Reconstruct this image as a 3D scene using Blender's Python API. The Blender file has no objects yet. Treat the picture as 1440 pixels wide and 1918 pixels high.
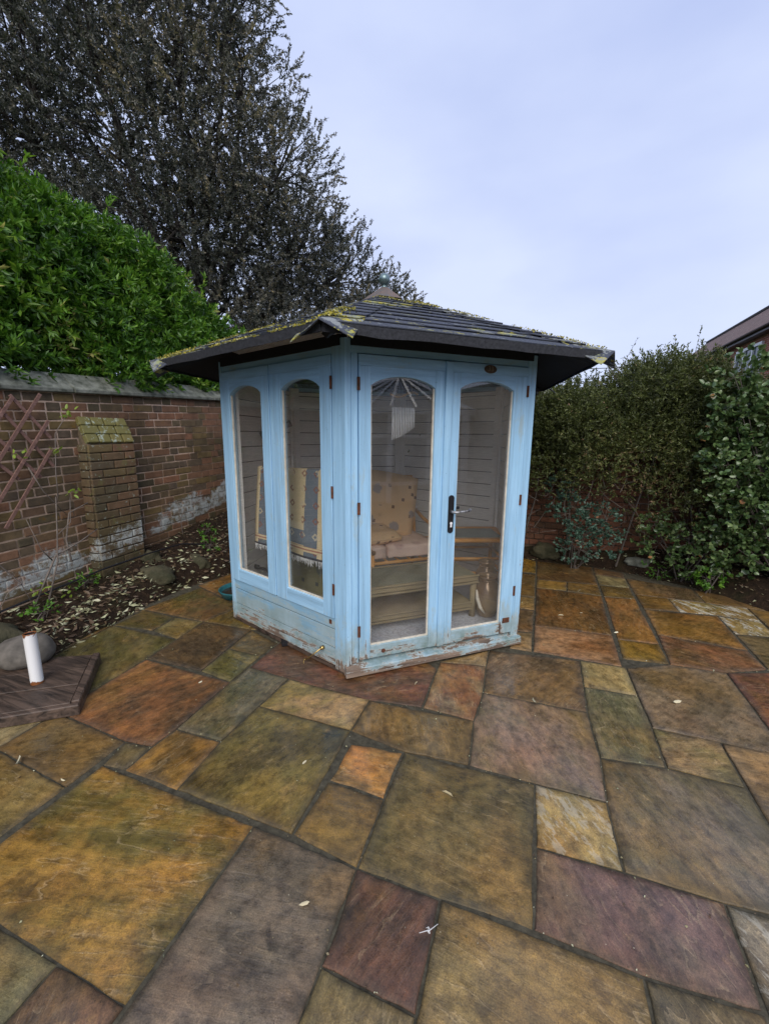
import bpy, bmesh, math, random
import numpy as np
from mathutils import Vector, Matrix, noise
random.seed(7); rng = np.random.default_rng(11)
SC = bpy.context.scene
COL = SC.collection

# ------------------------------------------------------------------ camera
def look_matrix(pitch, roll, az):
    F = Vector((0, math.cos(pitch), -math.sin(pitch))); R = Vector((1, 0, 0)); U = R.cross(F)
    c, s = math.cos(roll), math.sin(roll)
    R, U = c * R + s * U, c * U - s * R
    M = Matrix.Rotation(az, 3, 'Z')
    R, U, F = M @ R, M @ U, M @ F
    return Matrix((R, U, -F)).transposed()
cam_data = bpy.data.cameras.new('camera')
cam = bpy.data.objects.new('camera', cam_data); COL.objects.link(cam)
m4 = look_matrix(math.radians(10.4), math.radians(0.55), math.radians(19.69)).to_4x4()
m4.translation = (0, 0, 1.5); cam.matrix_world = m4
cam_data.sensor_fit = 'VERTICAL'; cam_data.sensor_height = 24.0
cam_data.lens = 770.0 / 1918.0 * 24.0
cam_data.clip_start = 0.05; cam_data.clip_end = 600
SC.camera = cam

# ------------------------------------------------------------------ sky, sun, exposure
SUN_EL, SUN_AZ = math.radians(38), math.radians(160)      # azimuth clockwise from +Y
world = bpy.data.worlds.new('World'); SC.world = world; world.use_nodes = True
wn = world.node_tree; wn.nodes.clear()
wo = wn.nodes.new('ShaderNodeOutputWorld'); bg = wn.nodes.new('ShaderNodeBackground')
sky = wn.nodes.new('ShaderNodeTexSky'); sky.sky_type = 'NISHITA'; sky.sun_disc = False
sky.sun_elevation = SUN_EL; sky.sun_rotation = SUN_AZ; sky.air_density = 1.0; sky.dust_density = 2.0
tc = wn.nodes.new('ShaderNodeTexCoord'); mp = wn.nodes.new('ShaderNodeMapping'); mp.inputs['Scale'].default_value = (1.0, 1.0, 2.6)
nz = wn.nodes.new('ShaderNodeTexNoise'); nz.inputs['Scale'].default_value = 1.6; nz.inputs['Detail'].default_value = 7; nz.inputs['Roughness'].default_value = 0.45
rp = wn.nodes.new('ShaderNodeValToRGB')                     # the layer of cloud
rp.color_ramp.elements[0].position = 0.36; rp.color_ramp.elements[0].color = (4.9, 5.75, 8.7, 1)
rp.color_ramp.elements[1].position = 0.66; rp.color_ramp.elements[1].color = (6.7, 7.5, 9.9, 1)
mx = wn.nodes.new('ShaderNodeMix'); mx.data_type = 'RGBA'; mx.inputs[0].default_value = 0.93
wn.links.new(tc.outputs['Generated'], mp.inputs['Vector']); wn.links.new(mp.outputs[0], nz.inputs['Vector'])
wn.links.new(nz.outputs['Fac'], rp.inputs[0]); wn.links.new(sky.outputs[0], mx.inputs[6]); wn.links.new(rp.outputs[0], mx.inputs[7])
wn.links.new(mx.outputs[2], bg.inputs['Color']); bg.inputs['Strength'].default_value = 0.0625
wn.links.new(bg.outputs[0], wo.inputs[0])
sd = bpy.data.lights.new('sun', 'SUN'); sd.energy = 1.5; sd.angle = math.radians(45); sd.color = (1.0, 0.93, 0.82)
sun = bpy.data.objects.new('sun', sd); COL.objects.link(sun)
sv = Vector((math.cos(SUN_EL) * math.sin(SUN_AZ), math.cos(SUN_EL) * math.cos(SUN_AZ), math.sin(SUN_EL)))
sun.rotation_euler = sv.to_track_quat('Z', 'Y').to_euler(); sun.location = (4, -6, 12)
vs = SC.view_settings; SC.display_settings.display_device = 'sRGB'
vs.view_transform = 'Standard'; vs.look = 'None'; vs.exposure = 0.85; vs.gamma = 1.0; vs.use_curve_mapping = False
try:
    SC.cycles.use_denoising = True
    SC.cycles.max_bounces = 12; SC.cycles.diffuse_bounces = 7; SC.cycles.glossy_bounces = 4
    SC.cycles.transparent_max_bounces = 16; SC.cycles.transmission_bounces = 6
    SC.cycles.sample_clamp_indirect = 8
except Exception: pass

# ------------------------------------------------------------------ object helpers
def lin(r, g, b, k=1.0):
    f = lambda c: ((c / 255) / 12.92 if c / 255 <= 0.04045 else ((c / 255 + 0.055) / 1.055) ** 2.4) * k
    return (f(r), f(g), f(b))
def tag(o, label=None, cat=None, group=None, kind=None):
    if label: o['label'] = label
    if cat: o['category'] = cat
    if group: o['group'] = group
    if kind: o['kind'] = kind
    return o
def empty(name, loc, rz=0, **k):
    o = bpy.data.objects.new(name, None); COL.objects.link(o); o.location = loc; o.rotation_euler = (0, 0, rz)
    o.empty_display_size = 0.1
    return tag(o, **k)
def link(name, me, mat, parent=None, loc=(0, 0, 0), rot=(0, 0, 0), smooth=False, **k):
    o = bpy.data.objects.new(name, me); COL.objects.link(o)
    if mat is not None and len(me.materials) == 0:
        for mm in (mat if isinstance(mat, (list, tuple)) else [mat]): me.materials.append(mm)
    o.parent = parent; o.location = loc; o.rotation_euler = rot
    if smooth: me.shade_smooth()
    return tag(o, **k)
class MB:
    "collects shapes and links them as one mesh object"
    def __init__(s): s.v = []; s.f = []
    def add(s, vs, fs):
        b = len(s.v); s.v += [tuple(v) for v in vs]; s.f += [tuple(i + b for i in f) for f in fs]; return s
    def prism(s, base, top):
        n = len(base)
        return s.add(list(base) + list(top), [tuple(range(n))[::-1], tuple(range(n, 2 * n))] + [(i, (i + 1) % n, n + (i + 1) % n, n + i) for i in range(n)])
    def box(s, c, d, rz=0.0):
        x, y, z = d[0] / 2, d[1] / 2, d[2] / 2; ca, sa = math.cos(rz), math.sin(rz)
        q = [(-x, -y), (x, -y), (x, y), (-x, y)]
        q = [(c[0] + a * ca - b * sa, c[1] + a * sa + b * ca) for a, b in q]
        return s.prism([(a, b, c[2] - z) for a, b in q], [(a, b, c[2] + z) for a, b in q])
    def tube(s, pts, r, seg=8, cap=True):
        pts = [Vector(p) for p in pts]; n = len(pts)
        rs = r if isinstance(r, (list, tuple)) else [r] * n
        vs, fs = [], []; up = None
        for i, p in enumerate(pts):
            t = (pts[min(i + 1, n - 1)] - pts[max(i - 1, 0)]).normalized()
            if up is None: up = Vector((0, 0, 1)) if abs(t.z) < 0.9 else Vector((1, 0, 0))
            a = t.cross(up).normalized(); up = a.cross(t).normalized()
            for k in range(seg):
                w = 2 * math.pi * k / seg
                vs.append(p + (a * math.cos(w) + up * math.sin(w)) * rs[i])
        for i in range(n - 1):
            for k in range(seg):
                k2 = (k + 1) % seg
                fs.append((i * seg + k, (i + 1) * seg + k, (i + 1) * seg + k2, i * seg + k2))
        if cap: fs += [tuple(range(seg)), tuple(range((n - 1) * seg, n * seg))[::-1]]
        return s.add(vs, fs)
    def lathe(s, prof, c=(0, 0, 0), seg=24, cap=True):
        vs, fs = [], []; n = len(prof)
        for r, z in prof:
            for k in range(seg):
                w = 2 * math.pi * k / seg; vs.append((c[0] + r * math.cos(w), c[1] + r * math.sin(w), c[2] + z))
        for i in range(n - 1):
            for k in range(seg):
                k2 = (k + 1) % seg; fs.append((i * seg + k, i * seg + k2, (i + 1) * seg + k2, (i + 1) * seg + k))
        if cap: fs += [tuple(range(seg))[::-1], tuple(range((n - 1) * seg, n * seg))]
        return s.add(vs, fs)
    def mesh(s, name, bevel=0.0):
        me = bpy.data.meshes.new(name); me.from_pydata(s.v, [], s.f); me.update()
        bm = bmesh.new(); bm.from_mesh(me)
        bmesh.ops.recalc_face_normals(bm, faces=bm.faces)
        if bevel > 0:
            bmesh.ops.bevel(bm, geom=list(bm.edges), offset=bevel, segments=1, affect='EDGES', clamp_overlap=True)
        bm.to_mesh(me); bm.free(); return me
    def build(s, name, mat, parent=None, bevel=0.0, smooth=False, **k):
        return link(name, s.mesh(name, bevel), mat, parent, smooth=smooth, **k)

# ------------------------------------------------------------------ material helpers
class NT:
    def __init__(s, name):
        s.m = bpy.data.materials.new(name); s.m.use_nodes = True; s.t = s.m.node_tree; s.t.nodes.clear()
        s.out = s.n('ShaderNodeOutputMaterial')
    def n(s, typ, **k):
        nd = s.t.nodes.new(typ)
        for a, b in k.items(): setattr(nd, a, b)
        return nd
    def set(s, sock, v):
        if hasattr(v, 'is_output') or isinstance(v, bpy.types.NodeSocket): s.t.links.new(v, sock)
        elif isinstance(v, (tuple, list)) and len(v) == 3 and sock.type == 'RGBA': sock.default_value = (*v, 1)
        else: sock.default_value = v
    def coord(s, kind='Object'):
        return s.n('ShaderNodeTexCoord').outputs[kind]
    def pos(s): return s.n('ShaderNodeNewGeometry').outputs['Position']
    def map(s, v, scale=(1, 1, 1), rot=(0, 0, 0), loc=(0, 0, 0)):
        nd = s.n('ShaderNodeMapping'); s.set(nd.inputs['Vector'], v)
        s.set(nd.inputs['Scale'], scale); nd.inputs['Rotation'].default_value = rot; s.set(nd.inputs['Location'], loc)
        return nd.outputs[0]
    def noise(s, v, scale=5, detail=4, rough=0.55, dist=0.0, out='Fac'):
        nd = s.n('ShaderNodeTexNoise'); s.set(nd.inputs['Vector'], v)
        nd.inputs['Scale'].default_value = scale; nd.inputs['Detail'].default_value = detail
        nd.inputs['Roughness'].default_value = rough; nd.inputs['Distortion'].default_value = dist
        return nd.outputs[out]
    def voro(s, v, scale=5, feature='F1', dist='EUCLIDEAN', rand=1.0, out='Distance'):
        nd = s.n('ShaderNodeTexVoronoi'); nd.feature = feature; nd.distance = dist
        s.set(nd.inputs['Vector'], v); nd.inputs['Scale'].default_value = scale; nd.inputs['Randomness'].default_value = rand
        return nd.outputs[out]
    def ramp(s, f, stops):
        nd = s.n('ShaderNodeValToRGB'); s.set(nd.inputs[0], f); cr = nd.color_ramp
        while len(cr.elements) < len(stops): cr.elements.new(0.5)
        for e, (p, c) in zip(cr.elements, stops):
            e.position = p; e.color = (*c, 1) if isinstance(c, (tuple, list)) else (c, c, c, 1)
        return nd.outputs[0]
    def mix(s, f, a, b, mode='MIX'):
        nd = s.n('ShaderNodeMix', data_type='RGBA', blend_type=mode)
        s.set(nd.inputs[0], f); s.set(nd.inputs[6], a); s.set(nd.inputs[7], b); return nd.outputs[2]
    def math(s, op, a, b=0.0, c=0.0, clamp=False):
        nd = s.n('ShaderNodeMath', operation=op); nd.use_clamp = clamp
        s.set(nd.inputs[0], a); s.set(nd.inputs[1], b); s.set(nd.inputs[2], c); return nd.outputs[0]
    def sep(s, v):
        nd = s.n('ShaderNodeSeparateXYZ'); s.set(nd.inputs[0], v); return nd.outputs
    def comb(s, x=0.0, y=0.0, z=0.0):
        nd = s.n('ShaderNodeCombineXYZ'); s.set(nd.inputs[0], x); s.set(nd.inputs[1], y); s.set(nd.inputs[2], z); return nd.outputs[0]
    def rand(s): return s.n('ShaderNodeObjectInfo').outputs['Random']
    def attr(s, name, kind='GEOMETRY', out='Fac'):
        nd = s.n('ShaderNodeAttribute'); nd.attribute_name = name; nd.attribute_type = kind; return nd.outputs[out]
    def bump(s, h, strength=0.5, dist=0.01, prev=None):
        nd = s.n('ShaderNodeBump'); s.set(nd.inputs['Height'], h)
        nd.inputs['Strength'].default_value = strength; nd.inputs['Distance'].default_value = dist
        if prev is not None: s.set(nd.inputs['Normal'], prev)
        return nd.outputs[0]
    def pbr(s, col, rough=0.7, normal=None, metal=0.0, spec=0.5, **k):
        nd = s.n('ShaderNodeBsdfPrincipled'); s.set(nd.inputs['Base Color'], col); s.set(nd.inputs['Roughness'], rough)
        s.set(nd.inputs['Metallic'], metal); s.set(nd.inputs['Specular IOR Level'], spec)
        if normal is not None: s.set(nd.inputs['Normal'], normal)
        for a, b in k.items(): s.set(nd.inputs[a.replace('_', ' ')], b)
        s.t.links.new(nd.outputs[0], s.out.inputs[0]); return nd
# ------------------------------------------------------------------ materials
def m_slab():
    t = NT('riven_sandstone'); P = t.pos(); oi = t.n('ShaderNodeObjectInfo')
    off = t.math('MULTIPLY', oi.outputs['Random'], 37.0)
    vr = t.n('ShaderNodeVectorRotate', rotation_type='Z_AXIS'); t.set(vr.inputs['Vector'], P)
    t.set(vr.inputs['Angle'], t.math('MULTIPLY', oi.outputs['Random'], 11.0))
    v = t.n('ShaderNodeVectorMath', operation='ADD'); t.set(v.inputs[0], vr.outputs[0]); t.set(v.inputs[1], t.comb(off, off, 0.0)); v = v.outputs[0]
    colb = t.attr('second_colour', 'OBJECT', 'Color'); base = oi.outputs['Color']
    c = t.mix(t.ramp(t.noise(t.map(v, (1.0, 1.5, 1)), 2.4, 8, 0.60), [(0.43, 0.0), (0.57, 1.0)]), base, colb)
    hue = t.noise(t.map(v, (1, 1, 1), loc=(3, 8, 1)), 3.1, 5, 0.6)
    c = t.mix(1.0, c, t.ramp(hue, [(0.30, (1.12, 0.98, 0.86)), (0.5, (1.0, 1.0, 1.0)), (0.70, (0.90, 0.99, 1.06))]), 'MULTIPLY')
    st = t.noise(t.map(v, (1, 1, 1), loc=(1, 5, 0)), 2.0, 10, 0.66)
    c = t.mix(t.ramp(st, [(0.53, 0.0), (0.62, 0.62)]), c, t.mix(0.6, c, lin(44, 38, 20)))
    c = t.mix(t.ramp(t.noise(t.map(v, (1, 1, 1), loc=(4, 7, 0)), 3.4, 10, 0.68), [(0.60, 0.0), (0.635, 0.7)]), c, t.mix(0.62, c, lin(30, 26, 20)))
    c = t.mix(t.ramp(t.noise(t.map(v, (1, 1, 1), loc=(2, 2, 5)), 4.4, 8, 0.7), [(0.60, 0.0), (0.66, 0.55)]), c, t.mix(0.5, c, lin(176, 138, 84)))
    c = t.mix(t.ramp(t.noise(t.map(v, (1, 1, 1), loc=(8, 1, 2)), 1.9, 9, 0.64), [(0.50, 0.0), (0.60, 0.5)]), c, t.mix(0.5, c, lin(150, 112, 46)))
    cr = t.noise(t.map(v, (1.0, 1.7, 1), loc=(6, 6, 1)), 2.9, 12, 0.64)        # delaminated sheets: crisp edged tonal patches
    sheets = [(0.40, (0.80,) * 3), (0.408, (1.0,) * 3), (0.475, (1.02,) * 3), (0.481, (1.15, 1.13, 1.08)), (0.545, (1.12, 1.1, 1.06)), (0.551, (0.93,) * 3), (0.62, (0.95,) * 3), (0.625, (0.74,) * 3)]
    c = t.mix(1.0, c, t.ramp(cr, sheets), 'MULTIPLY')
    led = t.attr('ledge', 'OBJECT')
    wv = t.math('ADD', t.noise(t.map(v, (0.7, 3.0, 1)), 1.4, 4, 0.5), t.math('MULTIPLY', t.noise(v, 12, 7, 0.7), 0.05))
    hs = t.math('MULTIPLY', wv, 12.0); fr = t.math('FRACT', hs)
    edge = t.ramp(fr, [(0.0, 1.0), (0.07, 0.4), (0.12, 0.0)])
    brk = t.ramp(t.noise(v, 4.5, 6, 0.6), [(0.46, 0.0), (0.56, 1.0)])
    em = t.math('MULTIPLY', t.math('MULTIPLY', edge, brk), led)
    c = t.mix(t.math('MULTIPLY', em, 0.5), c, t.mix(0.62, c, lin(205, 180, 140)))
    dk = t.ramp(fr, [(0.90, 0.0), (0.99, 0.6)])
    c = t.mix(t.math('MULTIPLY', t.math('MULTIPLY', dk, brk), led), c, t.mix(0.5, c, lin(30, 26, 18)))
    rid = t.noise(t.map(v, (0.32, 5.5, 1)), 3.2, 7, 0.58, 0.35)                     # long fine bedding ridges
    rl = t.math('MULTIPLY', t.ramp(rid, [(0.462, 0.0), (0.470, 1.0), (0.476, 0.0), (0.520, 0.0), (0.527, 1.0), (0.534, 0.0)]), t.math('MULTIPLY', led, t.ramp(t.noise(v, 3.0, 4, 0.6), [(0.42, 0.0), (0.55, 1.0)])))
    c = t.mix(t.math('MULTIPLY', rl, 0.45), c, t.mix(0.5, c, lin(205, 180, 140)))
    c = t.mix(t.math('MULTIPLY', led, 0.6), c, t.mix(1.0, c, t.ramp(rid, [(0.34, (0.74, 0.72, 0.70)), (0.5, (1.0,) * 3), (0.66, (1.22, 1.18, 1.12))]), 'MULTIPLY'))
    gr = t.noise(t.map(v, (1.0, 1.25, 1)), 19, 10, 0.68)
    c = t.mix(1.0, c, t.ramp(gr, [(0.36, (0.58, 0.57, 0.56)), (0.5, (1.0, 1.0, 1.0)), (0.64, (1.34, 1.31, 1.26))]), 'MULTIPLY')
    g = t.noise(v, 240, 3, 0.7)
    c = t.mix(1.0, c, t.ramp(g, [(0.38, (0.74,) * 3), (0.5, (1.0,) * 3), (0.64, (1.26,) * 3)]), 'MULTIPLY')
    c = t.mix(t.ramp(t.voro(v, 46), [(0.04, 0.7), (0.11, 0.0)]), c, lin(26, 20, 15))
    c = t.mix(t.ramp(t.voro(t.map(v, loc=(3, 3, 3)), 19), [(0.022, 0.8), (0.035, 0.0)]), c, lin(200, 190, 160))
    lm = t.attr('lime', 'OBJECT')
    lime = t.math('MULTIPLY', t.ramp(t.noise(t.map(v, (1, 2.6, 1)), 6.0, 10, 0.74), [(0.52, 0.0), (0.545, 1.0)]), lm)
    c = t.mix(lime, c, lin(205, 198, 178))
    rim = t.attr('rim'); rimn = t.math('MULTIPLY', rim, t.ramp(t.noise(P, 9, 6, 0.7), [(0.34, 0.1), (0.62, 1.0)]))
    c = t.mix(t.math('MULTIPLY', rimn, 0.78), c, t.mix(0.8, c, lin(26, 26, 16)))
    wet = t.noise(P, 1.1, 6, 0.6)
    rough = t.math('ADD', t.ramp(wet, [(0.40, 0.10), (0.60, 0.34)]), t.math('ADD', t.math('MULTIPLY', gr, 0.16), t.math('MULTIPLY', rim, 0.45)))
    b = t.bump(t.math('MULTIPLY', t.math('FLOOR', hs), led), 0.7, 0.0026); b = t.bump(t.ramp(cr, [(p_, c_[0] * 0.6) for p_, c_ in sheets]), 0.5, 0.004, b)
    b = t.bump(rid, 0.5, 0.010, b); b = t.bump(t.noise(v, 5, 6, 0.55), 0.4, 0.014, b); b = t.bump(gr, 0.35, 0.006, b); b = t.bump(g, 0.18, 0.001, b)
    film = t.math('MULTIPLY', t.ramp(t.noise(P, 1.6, 7, 0.62), [(0.44, 0.0), (0.56, 0.75)]), t.math('SUBTRACT', 1.0, t.math('MULTIPLY', rim, 0.8)))
    t.pbr(c, rough, b, spec=0.6, Coat_Weight=film, Coat_Roughness=0.09, Coat_IOR=1.33); return t.m
def m_simple(name, col, rough=0.6, metal=0.0, nscale=20, var=0.25, bump=0.2, bd=0.004, spec=0.5, col2=None, stretch=(1, 1, 1), **k):
    t = NT(name); v = t.coord(); n = t.noise(t.map(v, stretch), nscale, 5, 0.6)
    c2 = col2 or tuple(x * (1 - var * 1.6) for x in col)
    c = t.mix(t.ramp(n, [(0.32, 0.0), (0.68, 1.0)]), col, c2)
    t.pbr(c, rough, t.bump(n, bump, bd), metal, spec, **k); return t.m
BLUE = (0.35, 0.585, 0.80)
def m_paint(name, grain, wear=1.0, base=BLUE, zfade=0.42, pale=0.0):
    "old blue gloss paint on softwood; grain = direction the boards run ('Z' or 'H')"
    t = NT(name); v = t.coord(); x, y, z = t.sep(v)
    st = (34, 34, 1.5) if grain == 'Z' else (2.0, 2.0, 36)
    gr = t.noise(t.map(v, st), 1.0, 8, 0.7)
    big = t.noise(v, 2.3, 5, 0.6)
    c = t.mix(t.ramp(big, [(0.3, 0.0), (0.7, 1.0)]), base, tuple(a * b for a, b in zip(base, (0.86, 0.91, 0.93))))
    c = t.mix(t.ramp(gr, [(0.50, 0.0), (0.68, 0.6)]), c, tuple(a * 0.58 for a in base))
    c = t.mix(t.ramp(gr, [(0.30, 0.6), (0.47, 0.0)]), c, tuple(min(1, a * 1.22 + 0.06) for a in base))
    low = t.math('SUBTRACT', 1.0, t.math('DIVIDE', z, zfade), clamp=True); low2 = t.math('MULTIPLY', low, low)
    # bleached, chalky paint and green film where the wood stays damp
    ch = t.ramp(t.math('ADD', t.noise(t.map(v, (3, 3, 9) if grain == 'H' else (9, 9, 3)), 1.4, 8, 0.7), t.math('MULTIPLY', low, 0.22 * wear)), [(0.58 - pale * .2, 0.0), (0.72 - pale * .2, 1.0)])
    c = t.mix(t.math('MULTIPLY', ch, 0.75), c, (0.36, 0.45, 0.46))
    alg = t.math('MULTIPLY', low2, t.ramp(t.noise(v, 7, 6, 0.7), [(0.35, 0.0), (0.62, 1.0)]))
    c = t.mix(t.math('MULTIPLY', alg, 0.85 * wear, clamp=True), c, (0.13, 0.19, 0.16))
    n1 = t.noise(t.map(v, tuple(a * 0.7 for a in st)), 1.7, 10, 0.76); n2 = t.noise(v, 8, 8, 0.7)
    s = t.math('ADD', t.math('MULTIPLY', n1, 0.60), t.math('MULTIPLY', n2, 0.45))
    s = t.math('ADD', s, t.math('MULTIPLY', t.math('POWER', low, 2.2), 0.15 * wear))
    prim = t.ramp(s, [(0.655, 0.0), (0.665, 1.0)]); bare = t.ramp(s, [(0.672, 0.0), (0.69, 1.0)])
    c = t.mix(t.math('MULTIPLY', prim, 0.8), c, (0.50, 0.53, 0.50)); wood = t.mix(t.ramp(gr, [(0.35, 0.0), (0.62, 1.0)]), (0.055, 0.040, 0.032), (0.26, 0.19, 0.14))
    c = t.mix(bare, c, wood)
    c = t.mix(t.ramp(t.voro(v, 17), [(0.022, 0.85), (0.04, 0.0)]), c, (0.04, 0.04, 0.045))
    c = t.mix(t.ramp(t.noise(v, 60, 4, 0.7), [(0.66, 0.0), (0.72, 0.6)]), c, tuple(a * 0.5 for a in base))
    h = t.math('SUBTRACT', t.math('MULTIPLY', gr, 0.6), t.math('MULTIPLY', bare, 0.8))
    rough = t.mix(bare, (0.40,) * 3, (0.85,) * 3)
    t.pbr(c, rough, t.bump(h, 0.45, 0.0022), spec=0.45); return t.m
def m_felt(name, lich):
    t = NT(name); v = t.pos(); g = t.noise(v, 320, 2, 0.7); b = t.noise(v, 6, 5, 0.6)
    c = t.mix(t.ramp(g, [(0.35, 0.0), (0.65, 1.0)]), (0.018, 0.022, 0.034), (0.085, 0.098, 0.140))
    c = t.mix(t.math('MULTIPLY', t.rand(), 0.35), c, (0.055, 0.058, 0.068))
    c = t.mix(t.ramp(b, [(0.5, 0.0), (0.72, 0.5)]), c, (0.055, 0.06, 0.045))
    l1 = t.noise(v, 7.0, 6, 0.7, 0.6); l2 = t.noise(v, 45, 4, 0.7)
    s = t.math('ADD', t.math('MULTIPLY', l1, 0.72), t.math('MULTIPLY', l2, 0.32))
    m = t.ramp(s, [(lich, 0.0), (lich + 0.02, 1.0)])
    lc = t.mix(t.ramp(t.noise(v, 16, 3, 0.5), [(0.4, 0.0), (0.6, 1.0)]), (0.42, 0.36, 0.035), (0.26, 0.29, 0.14))
    c = t.mix(m, c, lc)
    m3 = t.ramp(t.math('ADD', t.math('MULTIPLY', t.noise(t.map(v, loc=(5, 5, 5)), 11, 5, 0.7), 0.75), t.math('MULTIPLY', l2, 0.3)), [(lich + 0.005, 0.0), (lich + 0.03, 0.9)])
    c = t.mix(m3, c, (0.25, 0.27, 0.27))
    t.pbr(c, 0.78, t.bump(t.math('ADD', g, t.math('MULTIPLY', m, 1.6)), 0.7, 0.003), spec=0.35); return t.m
def m_brick(name, moss=0.0, slope=0.0, base0=0.0, left=True):
    t = NT(name); P = t.pos(); o = t.coord(); x, y, z = t.sep(P)
    r = t.math('FRACT', t.math('ADD', t.rand(), t.attr('tint')))
    if left:
        c = t.ramp(r, [(0.0, lin(114, 90, 68)), (0.16, lin(130, 96, 74)), (0.32, lin(106, 92, 66)), (0.48, lin(100, 86, 72)), (0.62, lin(122, 102, 66)), (0.78, lin(88, 80, 62)), (0.9, lin(126, 96, 74)), (1.0, lin(140, 100, 76))])
    else:
        c = t.ramp(r, [(0.0, lin(98, 66, 52)), (0.4, lin(116, 76, 58)), (0.7, lin(84, 62, 48)), (1.0, lin(124, 80, 60))])
    n = t.noise(P, 14, 6, 0.7, 0.3); n2 = t.noise(P, 60, 4, 0.7)
    c = t.mix(1.0, c, t.ramp(n, [(0.25, (0.55, 0.55, 0.55)), (0.55, (1.05, 1.05, 1.05)), (0.8, (1.35, 1.3, 1.2))]), 'MULTIPLY')
    c = t.mix(t.ramp(n2, [(0.6, 0.0), (0.72, 0.4)]), c, lin(160, 120, 90))
    grime = t.noise(P, 1.7, 5, 0.6, 0.5)
    c = t.mix(t.ramp(grime, [(0.42, 0.0), (0.66, 0.7)]), c, t.mix(0.6, c, lin(44, 40, 26)))
    yl = t.noise(P, 9, 6, 0.72)
    c = t.mix(t.ramp(yl, [(0.62, 0.0), (0.68, 0.55)]), c, lin(128, 92, 30))
    if moss > 0:
        ms = t.noise(P, 12, 5, 0.7)
        c = t.mix(t.ramp(ms, [(0.62 - moss * 0.40, 0.0), (0.72 - moss * 0.42, 0.85)]), c, lin(118, 114, 66))
        c = t.mix(t.ramp(t.noise(P, 19, 7, 0.75), [(0.605 - moss * 0.05, 0.0), (0.625 - moss * 0.05, 0.8)]), c, lin(176, 188, 174))
        if moss < 0.5: c = t.mix(0.35, c, lin(100, 90, 68))
    # lime wash flaking off the foot of the wall
    f = t.math('SUBTRACT', z, t.math('ADD', t.math('MULTIPLY', y, slope), base0))
    band = t.ramp(f, [(0.10, 0.0), (0.20, 1.0), (0.40, 0.82), (0.62, 0.0)])
    wsh = t.math('ADD', t.math('MULTIPLY', band, 0.34), t.math('ADD', t.math('MULTIPLY', t.noise(P, 3.4, 4, 0.6), 0.52), t.math('MULTIPLY', t.noise(P, 26, 8, 0.8), 0.34)))
    c = t.mix(t.math('MULTIPLY', t.ramp(wsh, [(0.685, 0.0), (0.735, 0.9)]), t.ramp(t.noise(P, 17, 9, 0.78), [(0.42, 0.12), (0.52, 1.0)])), c, lin(178, 184, 182))
    gm = t.ramp(f, [(0.0, 0.85), (0.30, 0.0)])
    c = t.mix(t.math('MULTIPLY', gm, t.ramp(t.noise(P, 6, 5, 0.7), [(0.35, 0.2), (0.6, 1.0)])), c, lin(58, 56, 36))
    h = t.math('ADD', t.math('MULTIPLY', n, 0.6), t.math('MULTIPLY', n2, 0.4))
    t.pbr(c, 0.88, t.bump(h, 0.7, 0.006), spec=0.3); return t.m
def m_mortar(name, slope=0.0, base0=0.0, wash=1.0):
    t = NT(name); P = t.pos(); x, y, z = t.sep(P)
    n = t.noise(P, 40, 5, 0.7); c = t.ramp(n, [(0.3, lin(168, 142, 122)), (0.6, lin(206, 180, 158)), (0.8, lin(224, 204, 186))])
    c = t.mix(t.ramp(t.noise(P, 1.9, 5, 0.6, 0.4), [(0.45, 0.0), (0.66, 0.75)]), c, lin(84, 72, 56))
    f = t.math('SUBTRACT', z, t.math('ADD', t.math('MULTIPLY', y, slope), base0))
    band = t.ramp(f, [(0.10, 0.0), (0.20, 1.0), (0.40, 0.82), (0.62, 0.0)])
    wsh = t.math('ADD', t.math('MULTIPLY', band, 0.34), t.math('ADD', t.math('MULTIPLY', t.noise(P, 3.4, 4, 0.6), 0.52), t.math('MULTIPLY', t.noise(P, 26, 8, 0.8), 0.34)))
    c = t.mix(t.math('MULTIPLY', t.math('MULTIPLY', t.ramp(wsh, [(0.685, 0.0), (0.735, 0.9)]), t.ramp(t.noise(P, 17, 9, 0.78), [(0.42, 0.12), (0.52, 1.0)])), wash), c, lin(175, 180, 178))
    t.pbr(c, 0.95, t.bump(n, 0.8, 0.006), spec=0.2); return t.m
def m_leaf(name, stops, rough=0.42, trans=0.25, spec=0.5):
    t = NT(name); a = t.attr('tint'); c = t.ramp(a, stops)
    p = t.pbr(c, rough, spec=spec); tr = t.n('ShaderNodeBsdfTranslucent'); t.set(tr.inputs[0], t.mix(0.5, c, t.mix(1.0, c, (1.2, 1.5, 0.5), 'MULTIPLY')))
    mx = t.n('ShaderNodeMixShader'); mx.inputs[0].default_value = trans
    t.t.links.new(p.outputs[0], mx.inputs[1]); t.t.links.new(tr.outputs[0], mx.inputs[2]); t.t.links.new(mx.outputs[0], t.out.inputs[0])
    return t.m
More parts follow.
